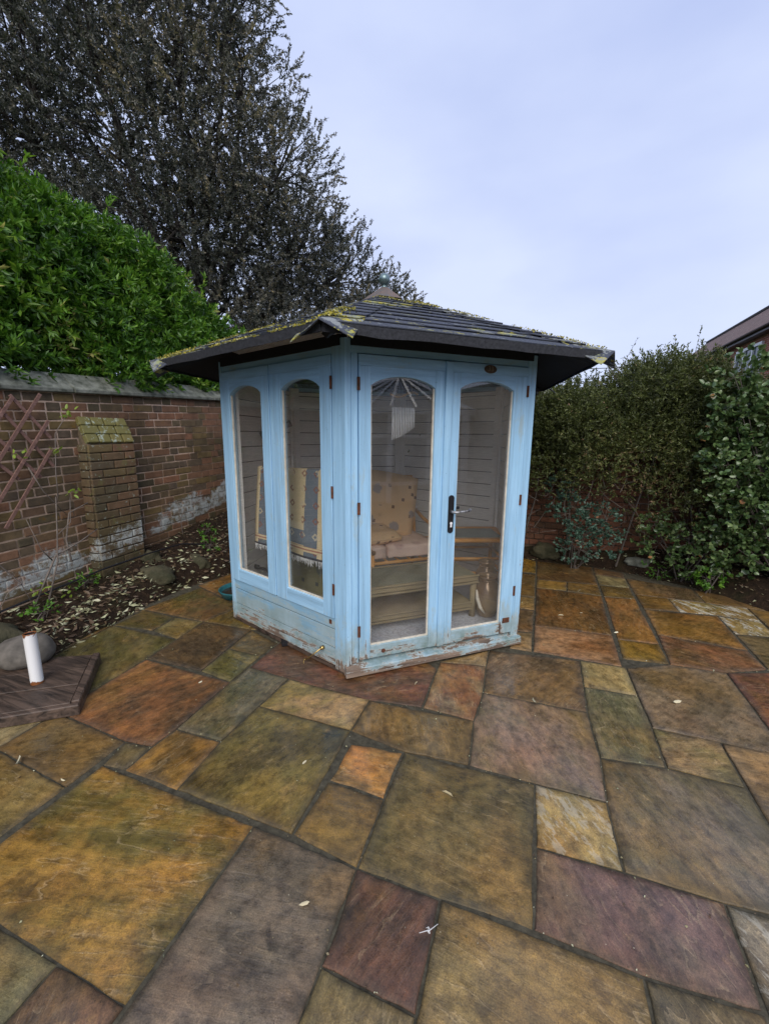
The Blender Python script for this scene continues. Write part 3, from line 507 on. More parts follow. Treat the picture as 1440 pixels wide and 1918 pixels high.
SLABS=[
('gold1', [(-1.77, 1.121), (-0.926, 1.114), (-0.921, 0.559), (-1.765, 0.566)]),
('greypurple', [(-0.926, 1.114), (-0.486, 1.102), (-0.46, 0.53), (-0.909, 0.287)]),
('maroon', [(-0.486, 1.102), (-0.187, 1.108), (-0.187, 0.81), (-0.473, 0.816)]),
('lightyel', [(-0.473, 0.816), (-0.187, 0.81), (-0.187, 0.51), (-0.473, 0.516)]),
('yelbig', [(-0.187, 1.108), (0.398, 1.11), (0.398, 0.24), (-0.187, 0.238)]),
('beige', [(0.398, 1.11), (0.683, 1.134), (0.683, 0.564), (0.398, 0.54)]),
('purple', [(0.111, 1.402), (0.401, 1.415), (0.694, 1.418), (0.683, 1.134), (0.398, 1.11), (0.104, 1.121)]),
('whitegrey', [(0.694, 1.418), (0.994, 1.418), (0.983, 0.834), (0.683, 0.834)]),
('paintyel', [(0.105, 1.706), (0.39, 1.711), (0.401, 1.415), (0.111, 1.402)]),
('olive', [(-0.489, 1.682), (0.105, 1.706), (0.104, 1.121), (-0.187, 1.108), (-0.486, 1.102), (-0.491, 1.399)]),
('olive2', [(-0.756, 1.402), (-0.491, 1.399), (-0.486, 1.102), (-0.765, 1.131)]),
('orange', [(-0.762, 1.648), (-0.489, 1.682), (-0.491, 1.399), (-0.756, 1.402)]),
('olivebrown', [(-0.794, 1.993), (-0.203, 2.024), (-0.182, 1.708), (-0.489, 1.682), (-0.791, 1.726)]),
('olive3', [(-1.358, 1.725), (-0.791, 1.726), (-0.765, 1.131), (-1.339, 1.135), (-1.365, 1.431)]),
('pinkyel', [(-1.347, 2.012), (-0.794, 1.993), (-0.791, 1.726), (-1.358, 1.725)]),
('grey', [(-1.663, 2.036), (-1.347, 2.012), (-1.358, 1.725), (-1.365, 1.431), (-1.641, 1.422), (-1.663, 1.857)]),
('gold2', [(-1.641, 1.422), (-1.365, 1.431), (-1.339, 1.135), (-1.646, 1.151), (-1.656, 1.284)]),
('small', [(-1.808, 1.266), (-1.656, 1.284), (-1.646, 1.151), (-1.77, 1.121)]),
('red1', [(-2.371, 1.867), (-1.663, 1.857), (-1.641, 1.422), (-1.656, 1.284), (-1.808, 1.266), (-2.355, 1.298)]),
('brownL', [(-2.355, 1.298), (-1.808, 1.266), (-1.795, 0.981), (-2.342, 1.013)]),
('yelL', [(-2.342, 1.013), (-1.795, 0.981), (-1.792, 0.636), (-2.339, 0.668)]),
('pale', [(-2.645, 1.298), (-2.355, 1.298), (-2.342, 1.013), (-2.632, 1.013)]),
('greenL', [(-1.782, 0.54), (-1.182, 0.54), (-1.182, 0.04), (-1.782, 0.04)]),
('maroon2', [(-1.182, 0.54), (-0.921, 0.559), (-0.921, 0.059), (-1.182, 0.04)]),
('darkbrown', [(-2.381, 1.877), (-2.442, 2.463), (-1.983, 2.48), (-1.954, 2.184), (-1.922, 1.887)]),
('lightmoss', [(-1.954, 2.184), (-1.681, 2.173), (-1.663, 1.857), (-1.922, 1.887)]),
('olive4', [(-1.983, 2.48), (-1.671, 2.372), (-1.681, 2.173), (-1.954, 2.184)]),
('brown2', [(-3.106, 2.468), (-3.041, 3.072), (-2.376, 2.828), (-2.442, 2.463)]),
('yelmoss', [(-2.442, 2.463), (-2.376, 2.828), (-1.721, 2.641), (-1.983, 2.48)]),
('lightsq', [(-2.724, 2.448), (-2.442, 2.463), (-2.404, 2.158), (-2.684, 2.2)]),
('brownolive', [(-3.057, 2.158), (-3.106, 2.468), (-2.724, 2.448), (-2.684, 2.2)]),
('olive5', [(-3.057, 2.158), (-2.404, 2.158), (-2.381, 1.877), (-2.354, 1.359), (-2.999, 1.41)]),
('brown3', [(-3.268, 1.614), (-3.057, 2.158), (-2.999, 1.41), (-3.17, 1.153)]),
('darkred', [(-1.663, 2.036), (-1.671, 2.372), (-1.238, 3.077), (-0.578, 2.359), (-0.487, 2.036), (-0.794, 1.993), (-1.347, 2.012)]),
('crazy', [(-0.503, 2.544), (-0.201, 2.602), (-0.184, 2.297), (-0.203, 2.024), (-0.487, 2.036)]),
('tan1', [(-0.503, 2.544), (-0.206, 2.824), (-0.201, 2.602)]),
('pinkgrey', [(-0.184, 2.297), (0.38, 2.322), (0.401, 1.977), (0.39, 1.711), (0.105, 1.706), (-0.182, 1.708), (-0.203, 2.024)]),
('brownlong', [(-0.206, 2.824), (0.395, 2.899), (0.389, 2.576), (0.38, 2.322), (-0.184, 2.297), (-0.201, 2.602)]),
('yel1', [(0.395, 2.899), (0.677, 2.906), (0.682, 2.589), (0.389, 2.576)]),
('greengrey', [(0.389, 2.576), (0.682, 2.589), (0.689, 2.296), (0.682, 2.013), (0.401, 1.977), (0.38, 2.322)]),
('biggrey', [(0.401, 1.977), (0.682, 2.013), (0.978, 2.003), (0.978, 1.44), (0.694, 1.418), (0.401, 1.415), (0.39, 1.711)]),
('tan2', [(0.689, 2.296), (0.986, 2.296), (0.978, 2.003), (0.682, 2.013)]),
('tan3', [(0.986, 2.296), (1.286, 2.306), (1.278, 1.44), (0.978, 1.44)]),
('greypink', [(0.677, 2.906), (0.967, 3.064), (1.287, 3.075), (1.268, 2.501), (1.3, 2.287), (0.986, 2.296), (0.689, 2.296), (0.682, 2.589)]),
('red2', [(1.287, 3.075), (1.553, 3.176), (1.903, 3.176), (1.818, 2.501), (1.268, 2.501)]),
('pinkstripe', [(0.1, 3.353), (0.673, 3.392), (0.657, 2.917), (0.095, 2.915)]),
('amber', [(0.116, 4.274), (0.717, 4.271), (0.673, 3.392), (0.1, 3.353)]),
('yels', [(0.12, 4.543), (0.424, 4.573), (0.406, 4.302), (0.116, 4.274)]),
('browns', [(0.424, 4.573), (0.725, 4.604), (0.716, 4.261), (0.406, 4.291)]),
('dkbrown', [(0.128, 5.261), (0.748, 5.232), (0.725, 4.604), (0.12, 4.543)]),
('border1', [(0.748, 5.232), (1.053, 5.142), (1.036, 4.931), (0.735, 4.959)]),
('paleg', [(0.735, 4.959), (1.034, 4.918), (1.017, 4.618), (0.733, 4.595)]),
('oliveamb', [(0.733, 4.595), (1.017, 4.618), (1.007, 4.302), (0.731, 4.257)]),
('amber2', [(0.731, 4.257), (1.007, 4.302), (0.98, 3.36), (0.695, 3.339)]),
('goldsq', [(0.695, 3.339), (0.98, 3.36), (0.967, 3.064), (0.677, 3.032)]),
('brownp', [(1.036, 4.931), (1.616, 4.802), (1.605, 4.427), (1.304, 4.431), (1.03, 4.442)]),
('ambr3', [(1.03, 4.442), (1.304, 4.431), (1.31, 4.11), (1.025, 4.058)]),
('ambr4', [(1.025, 4.058), (1.596, 4.125), (1.565, 3.485), (1.004, 3.534)]),
('white1', [(1.304, 4.431), (1.919, 4.418), (1.893, 4.12), (1.602, 4.143), (1.31, 4.11)]),
('white2', [(1.596, 4.125), (1.893, 4.12), (1.88, 3.821), (1.585, 3.771)]),
('redbr', [(1.004, 3.534), (1.558, 3.469), (1.562, 3.219), (1.287, 3.075), (0.967, 3.064)]),
('greybr', [(1.585, 3.771), (1.872, 3.802), (1.829, 3.258), (1.562, 3.219)]),
('brn5', [(1.616, 4.802), (2.232, 4.66), (2.221, 4.404), (1.919, 4.418), (1.605, 4.427)]),
('amb5', [(1.919, 4.418), (2.221, 4.404), (2.156, 3.926), (1.88, 3.821)]),
('yel5', [(-0.075, 5.362), (0.118, 5.257), (0.117, 4.763), (-0.055, 4.749)]),
('ol6', [(-0.063, 4.693), (0.117, 4.717), (0.107, 3.997), (-0.047, 3.986)]),
('tan6', [(-0.046, 3.976), (0.107, 3.988), (0.103, 3.687), (-0.035, 3.675)]),
('br6', [(-0.05, 3.661), (0.103, 3.679), (0.09, 3.227), (-0.045, 3.207)]),
('tan7', [(-0.052, 3.195), (0.09, 3.217), (0.087, 2.909), (-0.069, 2.906)])]

SLABS = [(k, ([(-1.663, 2.036), (-1.671, 2.372), (-1.238, 3.077), (-0.50, 2.45), (-0.495, 2.036), (-0.794, 1.993), (-1.347, 2.012)] if k == 'darkred' else p)) for k, p in SLABS]
SLAB_GAIN = 1.32
def slab(key, poly, extra=False):
    a = sum(poly[i][0] * poly[(i + 1) % len(poly)][1] - poly[(i + 1) % len(poly)][0] * poly[i][1] for i in range(len(poly)))
    if a < 0: poly = poly[::-1]
    n = len(poly); area = abs(a) / 2
    def inset(pl, d):
        out = []
        for i in range(len(pl)):
            p0, p1, p2 = Vector(pl[i - 1]), Vector(pl[i]), Vector(pl[(i + 1) % len(pl)])
            e1, e2 = (p1 - p0).normalized(), (p2 - p1).normalized()
            n1, n2 = Vector((-e1.y, e1.x)), Vector((-e2.y, e2.x))
            b = (n1 + n2); b = b / max(0.3, b.length_squared / 2) if b.length > 1e-6 else n1
            out.append(p1 + b * d)
        return out
    def densify(pl, step=0.045):
        out = []
        for i in range(len(pl)):
            p, q = pl[i], pl[(i + 1) % len(pl)]; k = max(1, int((q - p).length / step))
            out += [p + (q - p) * (j / k) for j in range(k)]
        return out
    base = densify(inset([Vector(p) for p in poly], 0.0042))
    sd = random.uniform(0, 99)
    if key == 'orange': base = [p + (Vector((-0.625, 1.53)) - p) * (0.09 * max(0, noise.noise(Vector((p.x * 7, p.y * 7, 2))) + 0.55)) for p in base]
    base = [p + Vector((noise.noise(Vector((p.x * 18, p.y * 18, sd))), noise.noise(Vector((p.x * 18, p.y * 18, sd + 9))))) * 0.0045 for p in base]
    c = sum(base, Vector((0, 0))) / len(base)
    tx, ty, tz = random.uniform(-1, 1) * 0.006, random.uniform(-1, 1) * 0.006, random.uniform(-0.002, 0.002)
    if key in ('goldsq', 'yelmoss', 'darkred') : tz -= 0.001
    rings = []
    for d, z in ((0, -0.03), (0, -0.0035), (0.004, 0.0), (0.022, 0.0006), (0.055, 0.0008)):
        s = [p + (c - p).normalized() * d for p in base]
        rings.append([(p.x, p.y, z + (0 if z < -0.01 else tx * (p.x - c.x) + ty * (p.y - c.y) + tz + 0.0022 * noise.noise(Vector((p.x * 5, p.y * 5, sd))))) for p in s])
    m = MB(); k = len(base); vs = [v for r in rings for v in r]; fs = []
    for r in range(len(rings) - 1):
        for i in range(k): fs.append((r * k + i, r * k + (i + 1) % k, (r + 1) * k + (i + 1) % k, (r + 1) * k + i))
    vs.append((c.x, c.y, 0.0016 + tz)); fs += [(4 * k + i, 4 * k + (i + 1) % k, 5 * k) for i in range(k)]
    me = bpy.data.meshes.new('paving_slab'); me.from_pydata(vs, [], fs); me.update()
    at = me.attributes.new('rim', 'FLOAT', 'POINT'); at.data.foreach_set('value', [1.0] * (3 * k) + [0.55] * k + [0.0] * k + [0.0])
    me.polygons.foreach_set('use_smooth', [i >= 2 * k for i in range(len(me.polygons))])
    o = link('paving_slab', me, MAT['slab'], patio)
    A, B = PAL[key]
    gc = lambda c: tuple(x * k for x, k in zip(lin(*[u * 0.71 + w * 0.29 for u, w in zip(c, (98, 82, 60))], SLAB_GAIN), (1.13, 1.12, 0.95)))
    o.color = (*gc(A), 1); o['second_colour'] = tuple(x * 0.88 for x in gc(B))
    o['ledge'] = {'gold1': 1.0, 'yelbig': 0.9, 'redbr': 1.0, 'crazy': 0.8, 'gold2': .8, 'amber2': .7, 'orange': .8, 'maroon': .6}.get(key, random.choice((0.35, 0.5, 0.8)))
    o['lime'] = {'white1': 0.9, 'white2': 0.9, 'paintyel': 0.35, 'whitegrey': 0.4}.get(key, 0.0)
    return o
for i_, q_ in enumerate([(1.0, .84, 1.57, 1.43), (1.29, 1.44, 1.86, 2.02), (1.31, 2.03, 1.86, 2.49), (1.87, 1.44, 2.44, 2.30), (1.91, 2.31, 2.75, 3.18), (1.89, 3.19, 2.62, 3.70), (2.19, 3.71, 2.45, 4.2), (1.58, .84, 2.16, 1.43),
        (2.17, .55, 2.9, 1.43), (2.45, 1.44, 3.0, 2.3), (.69, .25, 1.27, .53), (.995, .54, 1.27, .83), (1.28, .25, 1.86, .83), (1.87, -.1, 2.9, .54), (1.87, .55, 2.16, .83), (.40, -.35, 1.0, .23), (1.01, -.35, 1.86, .24)]):
    SLABS.append((('tan2', 'biggrey', 'pinkgrey', 'olivebrown', 'brownp', 'amber2', 'tan3', 'greypink')[i_ % 8], [(q_[0], q_[1]), (q_[2], q_[1]), (q_[2], q_[3]), (q_[0], q_[3])]))
SLABS.append(('amber2', [(-3.10, 3.09), (-2.375, 2.84), (-2.36, 3.72), (-3.02, 3.80)]))
used = []
FIX = {'small': 1.151, 'gold2': 1.151}
for key, poly in SLABS:
    if key in FIX: poly = [(x, 1.134 if abs(y - 1.151) < .001 else y) for x, y in poly]
    if key in ('greenL', 'maroon2'): poly = [(x, 0.562 if y > 0.5 else y) for x, y in poly]
    slab(key, poly); used.append(poly)
keys = list(PAL)
def overlaps(q):
    cx, cy = sum(p[0] for p in q) / 4, sum(p[1] for p in q) / 4
    tst = [(cx, cy)] + [(p[0] * 0.9 + cx * 0.1, p[1] * 0.9 + cy * 0.1) for p in q] + [((q[i][0] + q[(i + 1) % 4][0]) / 2 * .92 + cx * .08, (q[i][1] + q[(i + 1) % 4][1]) / 2 * .92 + cy * .08) for i in range(4)]
    for u in used:
        if any(in_poly(x, y, u) for x, y in tst): return True
        if any(in_poly(x, y, q) for x, y in [((sum(p[0] for p in u)) / len(u), sum(p[1] for p in u) / len(u))] + [(p[0] * .96 + cx * .04, p[1] * .96 + cy * .04) for p in u]): return True
    return False
SHC = (-1.249, 3.433)
for (w_, h_) in ((0.58, 0.58), (0.29, 0.58), (0.29, 0.29)):          # the rest of the patio, outside the frame and round the summerhouse
    j = -3
    while j < 14:
        i = -8
        while i < 9:
            x0, y0 = 0.105 + i * 0.2915 * (1 if w_ < 0.5 else 2), 1.114 + j * 0.2915 * (1 if h_ < 0.5 else 2) - 0.583
            q = [(x0, y0), (x0 + w_, y0), (x0 + w_, y0 + h_), (x0, y0 + h_)]
            cx, cy = x0 + w_ / 2, y0 + h_ / 2
            near_shed = math.hypot(cx - SHC[0], cy - SHC[1]) < 1.0
            if -3.3 < cx < 2.6 and -0.6 < cy < 5.3 and not near_shed and (in_poly(cx, cy, BORDER)) and not overlaps(q):
                if w_ > 0.5 or cy < 5.3: slab(random.choice(keys), q); used.append(q)
            i += 1
        j += 1

# ------------------------------------------------------------------ brick walls
def brick_mesh(L, h=0.0625, d=0.06):
    m = MB(); m.box((0, 0, 0), (L, d, h)); me = m.mesh('brick', 0.004)
    for v in me.vertices: v.co += Vector((random.uniform(-1, 1), random.uniform(-0.6, 0.6), random.uniform(-1, 1))) * 0.0022
    me.attributes.new('tint', 'FLOAT', 'POINT'); return me
BR = {k: [brick_mesh(L) for _ in range(5)] for k, L in (('s', 0.215), ('h', 0.1025), ('q', 0.16))}
def brick_wall(root, places, mat, limit):
    "places: list of (x, y, z, rz, tilt, kind, shown-rank); the best ranked become single parts, the others one joined part"
    for k in BR:
        for me in BR[k]:
            pass
    meshes = {}
    places.sort(key=lambda p: p[6])
    rest = MB(); tints = []
    for n, (x, y, z, rz, tilt, kind, rank) in enumerate(places):
        R = Matrix.Rotation(rz, 4, 'Z') @ Matrix.Rotation(tilt, 4, 'Y')
        if n < limit:
            i = random.randrange(5)
            if (kind, i) not in meshes:
                meshes[(kind, i)] = BR[kind][i].copy(); meshes[(kind, i)].materials.append(mat)
            o = bpy.data.objects.new('brick', meshes[(kind, i)]); COL.objects.link(o); o.parent = root
            o.location = (x, y, z); o.rotation_euler = R.to_euler()
        else:
            L = {'s': 0.215, 'h': 0.1025, 'q': 0.16}[kind] / 2; b = len(rest.v)
            vs = [R @ Vector((a * L, c * 0.03, e * 0.0325)) + Vector((x, y, z)) for a in (-1, 1) for c in (-1, 1) for e in (-1, 1)]
            rest.add(vs, [(0, 1, 3, 2), (4, 6, 7, 5), (0, 4, 5, 1), (2, 3, 7, 6), (0, 2, 6, 4), (1, 5, 7, 3)]); tints += [random.random()] * 8
    if rest.v:
        me = rest.mesh('brick_rest'); at = me.attributes.new('tint', 'FLOAT', 'POINT'); at.data.foreach_set('value', tints)
        link('further_bricks', me, mat, root, kind='stuff')
WS = 0.045                                                              # the courses of the left wall climb with the garden
def wall_top(y): return 1.815 + WS * (y - 1.95)
wl = empty('brick_wall', (-3.75, 2.0, 0), label='old red brick wall with a buttress, whitewash flaking off its foot, on the left', cat='wall')
WLo = Vector((-3.75, 2.0, 0))
m = MB(); y0, y1 = -1.8, 5.55
m.prism([(-0.006, y0 - 2, -0.2), (-0.006, y1 - 2, -0.2), (-0.225, y1 - 2, -0.2), (-0.225, y0 - 2, -0.2)],
        [(-0.006, y0 - 2, wall_top(y0)), (-0.006, y1 - 2, wall_top(y1)), (-0.225, y1 - 2, wall_top(y1)), (-0.225, y0 - 2, wall_top(y0))])
m.build('mortar', MAT['mortar'], wl)
pl = []
for c in range(26):
    y = -1.75 + (0.0 if c % 2 else 0.1125 * 1.0 + 0.06) - (c % 3) * 0.004
    i = c % 2
    while y < 5.5:
        kind = 's' if i % 2 == 0 else 'h'
        if random.random() < 0.05: kind = 'q'
        L = {'s': 0.215, 'h': 0.1025, 'q': 0.16}[kind]; yc = y + L / 2
        z = wall_top(yc) - 0.04 - c * 0.0755
        if z > soil_h(-3.72, yc) - 0.08:
            vis = 0 if (1.75 < yc < 4.5) else 5
            pl.append((random.uniform(-0.0035, 0.0035) - 0.030, yc - 2, z, math.pi / 2, WS * -1.0, kind, vis + abs(yc - 2.6)))
        y += L + 0.0105; i += 1
brick_wall(wl, pl, MAT['brick'], 255)
# buttress with a sloping mossy top
m = MB()
m.prism([(0, 0.532, -0.1), (0.104, 0.532, -0.1), (0.104, 0.968, -0.1), (0, 0.968, -0.1)], [(0, 0.532, 1.63), (0.104, 0.532, 1.405), (0.104, 0.968, 1.42), (0, 0.968, 1.65)])
m.build('buttress_mortar', m_simple('dark_buttress_mortar', lin(124, 106, 86), 0.95, nscale=30, col2=lin(84, 76, 58)), wl)
pl = []
for c in range(18):
    z = 1.375 - c * 0.0755
    if z < 0.05: break
    seq = [('s', 0.215), ('s', 0.215)] if c % 2 == 0 else [('h', 0.1025), ('s', 0.215), ('h', 0.1025)]
    y = 0.527
    for kd, L in seq:
        pl.append((0.088, y + L / 2, z + WS * (y - 0.7) * 0.6, math.pi / 2, -WS * 0.6, kd, 0)); y += L + 0.0105
    for yy in (0.540, 0.958):                                            # returns of the two sides
        pl.append((0.046, yy, z + WS * (yy - 0.7) * 0.6, 0.0 , 0.0, 'h' if c % 2 else 'h', 0))
brick_wall(wl, pl, MAT['brickpier'], 100)
sl = math.atan2(0.225, 0.108)
for r in range(3):
    for k in range(4 if r != 1 else 3):
        L = 0.1025 if r != 1 else 0.143
        mm = MB(); mm.box((0, 0, 0), (L, 0.079, 0.05)); me = mm.mesh('brick', 0.006)
        me.attributes.new('tint', 'FLOAT', 'POINT')
        f = (r + 0.5) / 3
        o = link('brick', me, MAT['brickmoss'], wl, loc=(0.108 * f - 0.004, 0.527 + L / 2 + k * (L + 0.0115), 1.64 - 0.225 * f))
        o.rotation_euler = (Matrix.Rotation(math.pi / 2, 3, 'Z') @ Matrix.Rotation(sl, 3, 'X')).to_euler()
# coping in lengths
y = -1.8
while y < 5.5:
    L = random.choice((0.86, 0.92, 0.78)); L = min(L, 5.55 - y); m = MB()
    def ring(yy):
        z = wall_top(yy); j = random.uniform(-0.004, 0.004)
        return [(0.045 + j, yy - 2, z + 0.0), (0.047 + j, yy - 2, z + 0.035), (0.02, yy - 2, z + 0.05), (-0.10, yy - 2, z + 0.165), (-0.25, yy - 2, z + 0.17), (-0.27, yy - 2, z)]
    m.prism(ring(y), ring(y + L - 0.004)); m.build('coping_stone', MAT['coping'], wl, bevel=0.006); y += L
# back wall
wb = empty('brick_wall', (0.0, 5.45, 0), label='red brick wall half hidden by the clipped hedge behind the patio', cat='wall')
m = MB(); m.box((0.1, 0.125, 0.9), (7.7, 0.215, 2.2)); m.build('mortar', MAT['mortarback'], wb)
pl = []
for c in range(26):
    x = -3.7 + (0.0 if c % 2 else 0.17); i = c % 2; z = 1.93 - c * 0.0755
    while x < 3.9:
        kind = 's' if i % 2 == 0 else 'h'; L = {'s': 0.215, 'h': 0.1025}[kind]; xc = x + L / 2
        if z > 0.12: pl.append((xc, random.uniform(-0.003, 0.003) + 0.028, z, 0.0, 0.0, kind, (0 if (-0.2 < xc < 2.3 and z < 1.75) else 6) + abs(z - 1.0) + abs(xc - 0.7) * .3))
        x += L + 0.0105; i += 1
brick_wall(wb, pl, MAT['brickback'], 290)
for k in range(9):
    m = MB(); x0 = -3.75 + k * 0.86
    m.box((x0 + 0.43, 0.12, 2.03), (0.853, 0.30, 0.06)); m.build('coping_stone', MAT['coping'], wb, bevel=0.008)
# ------------------------------------------------------------------ summerhouse
SH = Vector((-1.249, 3.433, 0)); RH = 1.293
HX = [Vector((RH * math.cos(math.radians(-79.4 + 60 * k)), RH * math.sin(math.radians(-79.4 + 60 * k)))) for k in range(6)]
def frame(i):
    a, b = HX[i % 6], HX[(i + 1) % 6]; e = (b - a).normalized(); return a, e, Vector((e.y, -e.x))
def FP(i, s, d, z):
    a, e, n = frame(i); p = a + e * s + n * d; return (p.x, p.y, z)
shed = empty('summerhouse', SH, label='weathered pale blue hexagonal summerhouse with glazed double doors', cat='summerhouse')
def fbox(i, s, d, z, m=None):
    m = m or MB()
    return m.prism([FP(i, s[0], d[0], z[0]), FP(i, s[1], d[0], z[0]), FP(i, s[1], d[1], z[0]), FP(i, s[0], d[1], z[0])],
                   [FP(i, s[0], d[0], z[1]), FP(i, s[1], d[0], z[1]), FP(i, s[1], d[1], z[1]), FP(i, s[0], d[1], z[1])])
def fpoly(i, pts, d, m=None):
    m = m or MB(); return m.prism([FP(i, s, d[0], z) for s, z in pts], [FP(i, s, d[1], z) for s, z in pts])
LF = (HX[1] - HX[0]).length
# floor and bearers
m = MB(); pf = [(v * 0.965).to_3d() for v in HX]; m.prism([(p.x, p.y, 0.035) for p in pf], [(p.x, p.y, 0.088) for p in pf]); m.build('floor', MAT['carpet'], shed)
for k in range(3):
    m = MB(); m.box((0.0, -0.75 + k * 0.75, 0.018), (1.5 - abs(k - 1) * 0.5, 0.07, 0.032), 0.7); m.build('bearer', MAT['black'], shed)
# corner posts
def off(i, s, d): return Vector(FP(i, s, d, 0)).to_2d()
def corner(k, d):
    a1, e1, n1 = frame(k - 1); a2, e2, n2 = frame(k); b = (n1 + n2).normalized(); return HX[k] + b * d / math.cos(math.radians(30))
for k in range(6):
    wp, wnx = (0.098, 0.026) if k == 0 else ((0.06, 0.05) if k == 1 else ((0.04, 0.030) if k == 5 else (0.06, 0.06)))
    q = [off(k - 1, LF - wp, 0.010), corner(k, 0.010), off(k, wnx, 0.010), off(k, wnx, -0.05), corner(k, -0.05), off(k - 1, LF - wp, -0.05)]
    m = MB(); m.prism([(p.x, p.y, 0.022) for p in q], [(p.x, p.y, 2.03) for p in q]); m.build('corner_post', MAT['paintV'], shed, bevel=0.003)
    m = MB(); q = [off(k - 1, LF - 0.10, -0.052), corner(k, -0.052), off(k, 0.10, -0.052), off(k, 0.10, -0.075), corner(k, -0.085), off(k - 1, LF - 0.10, -0.075)]
    m.prism([(p.x, p.y, 0.09) for p in q], [(p.x, p.y, 1.98) for p in q]); m.build('inner_post', MAT['white'], shed)
# heads above doors and windows, all round
for i in range(6):
    fbox(i, (0.02, LF - 0.02), (-0.045, 0.004), (1.955, 2.035)).build('head_rail', MAT['paintH'], shed, bevel=0.002)
    fbox(i, (0.03, LF - 0.03), (-0.045, 0.018), (1.992, 2.05)).build('shaded_fascia', MAT['soffit'], shed)  # near-black facing: the eave shadow on the header is put into its colour
# boarded walls 1-4
for i in (1, 2, 3, 4):
    z = 0.035; k = 0
    while z < 1.94:
        z2 = min(z + 0.125, 1.952); j = random.uniform(-0.001, 0.001)
        fpoly(i, [(0.064, z), (LF - 0.064, z), (LF - 0.064, z2 - 0.004), (0.064, z2 - 0.004)], (-0.016, 0.0 + j)).build('outer_board', MAT['paintB'] if z < 0.4 else MAT['paintH'], shed, bevel=0.002)
        zi = max(z, 0.09)
        if z2 - zi > 0.03:
            fpoly(i, [(0.05, zi), (LF - 0.05, zi), (LF - 0.05, z2 - 0.007), (0.05, z2 - 0.007)], (-0.05, -0.033 + j)).build('inner_board', MAT['white'], shed, bevel=0.003)
        z = z2; k += 1
    fbox(i, (0.05, LF - 0.05), (-0.033, -0.016), (0.05, 1.95)).build('lining_felt', MAT['black'], shed)
for i in (1, 3):                                                          # vertical battens inside
    fbox(i, (LF / 2 - 0.025, LF / 2 + 0.025), (-0.075, -0.051), (0.09, 1.95)).build('inner_batten', MAT['white'], shed, bevel=0.003)
# window wall: rotting boards under two sashes
for z0, z1, dd in ((0.028, 0.153, -0.002), (0.160, 0.283, 0.001), (0.291, 0.361, 0.003)):
    m = MB(); n = 14
    pts = [(0.029 + (LF - 0.128) * k / n, z0 + (0.010 * (noise.noise(Vector((k * 0.9, 1, 0))) + 0.3) if z0 < 0.1 else 0)) for k in range(n + 1)]
    pts += [(LF - 0.100, z1), (0.029, z1)]
    fpoly(5, pts, (-0.02, dd)).build('rotting_board', MAT['paintB'], shed, bevel=0.0015)
fbox(5, (0.029, LF - 0.10), (-0.045, -0.022), (0.05, 0.36)).build('inner_board', MAT['white'], shed)
fbox(5, (0.0, LF - 0.02), (-0.05, 0.002), (0.004, 0.027)).build('plinth', MAT['board'], shed)
fbox(5, (0.598, 0.606), (-0.045, -0.002), (0.363, 1.955)).build('mullion', MAT['paintV'], shed)

def leaf(i, name, s0, s1, g0, g1, z0, zg, zs, zc, zr, z1, label=None, dd=0.0, parent=shed):
    "a glazed leaf: stiles, rails, arched head, pane, beads.  d from dd to dd+0.018"
    a, e, n = frame(i)
    root = fbox(i, (s0, g0), (-0.03, 0.014 + dd), (z0, zr)).build(name, MAT['paintV'], parent, bevel=0.0022, label=label)
    fbox(i, (g1, s1), (-0.03, 0.014 + dd), (z0, zr)).build('stile', MAT['paintV'], root, bevel=0.0022)
    fbox(i, (g0 + 0.0005, g1 - 0.0005), (-0.03, 0.0125 + dd), (z0, zg)).build('bottom_rail', MAT['paintH'], root, bevel=0.0022)
    fbox(i, (s0, s1), (-0.03, 0.0130 + dd), (zr + 0.0006, z1)).build('top_rail', MAT['paintH'], root, bevel=0.0022)
    N = 14; pts = []
    for k in range(N + 1):
        u = k / N; pts.append((g0 + 0.0005 + (g1 - g0 - 0.001) * u, zs + (zc - zs) * (1 - (2 * u - 1) ** 2) ** 0.8))
    pts += [(g1 - 0.0005, zr), (g0 + 0.0005, zr)]
    fpoly(i, pts, (-0.03, 0.0118 + dd)).build('arched_rail', MAT['paintH'], root)
    fbox(i, (g0 - 0.004, g1 + 0.004), (-0.0155, -0.0115), (zg - 0.004, zc + 0.02)).build('pane', MAT['glass'], root)
    for (sa, sb, za, zb) in ((g0, g0 + 0.009, zg + 0.009, zs), (g1 - 0.009, g1, zg + 0.009, zs), (g0, g1, zg, zg + 0.009)):
        fbox(i, (sa, sb), (-0.0112, -0.001), (za, zb)).build('glazing_bead', MAT['bead'], root)
    return root
leaf(5, 'window', 0.031, 0.596, 0.118, 0.508, 0.364, 0.460, 1.785, 1.842, 1.889, 1.952)
leaf(5, 'window', 0.608, 1.188, 0.722, 1.092, 0.364, 0.458, 1.785, 1.842, 1.889, 1.952)
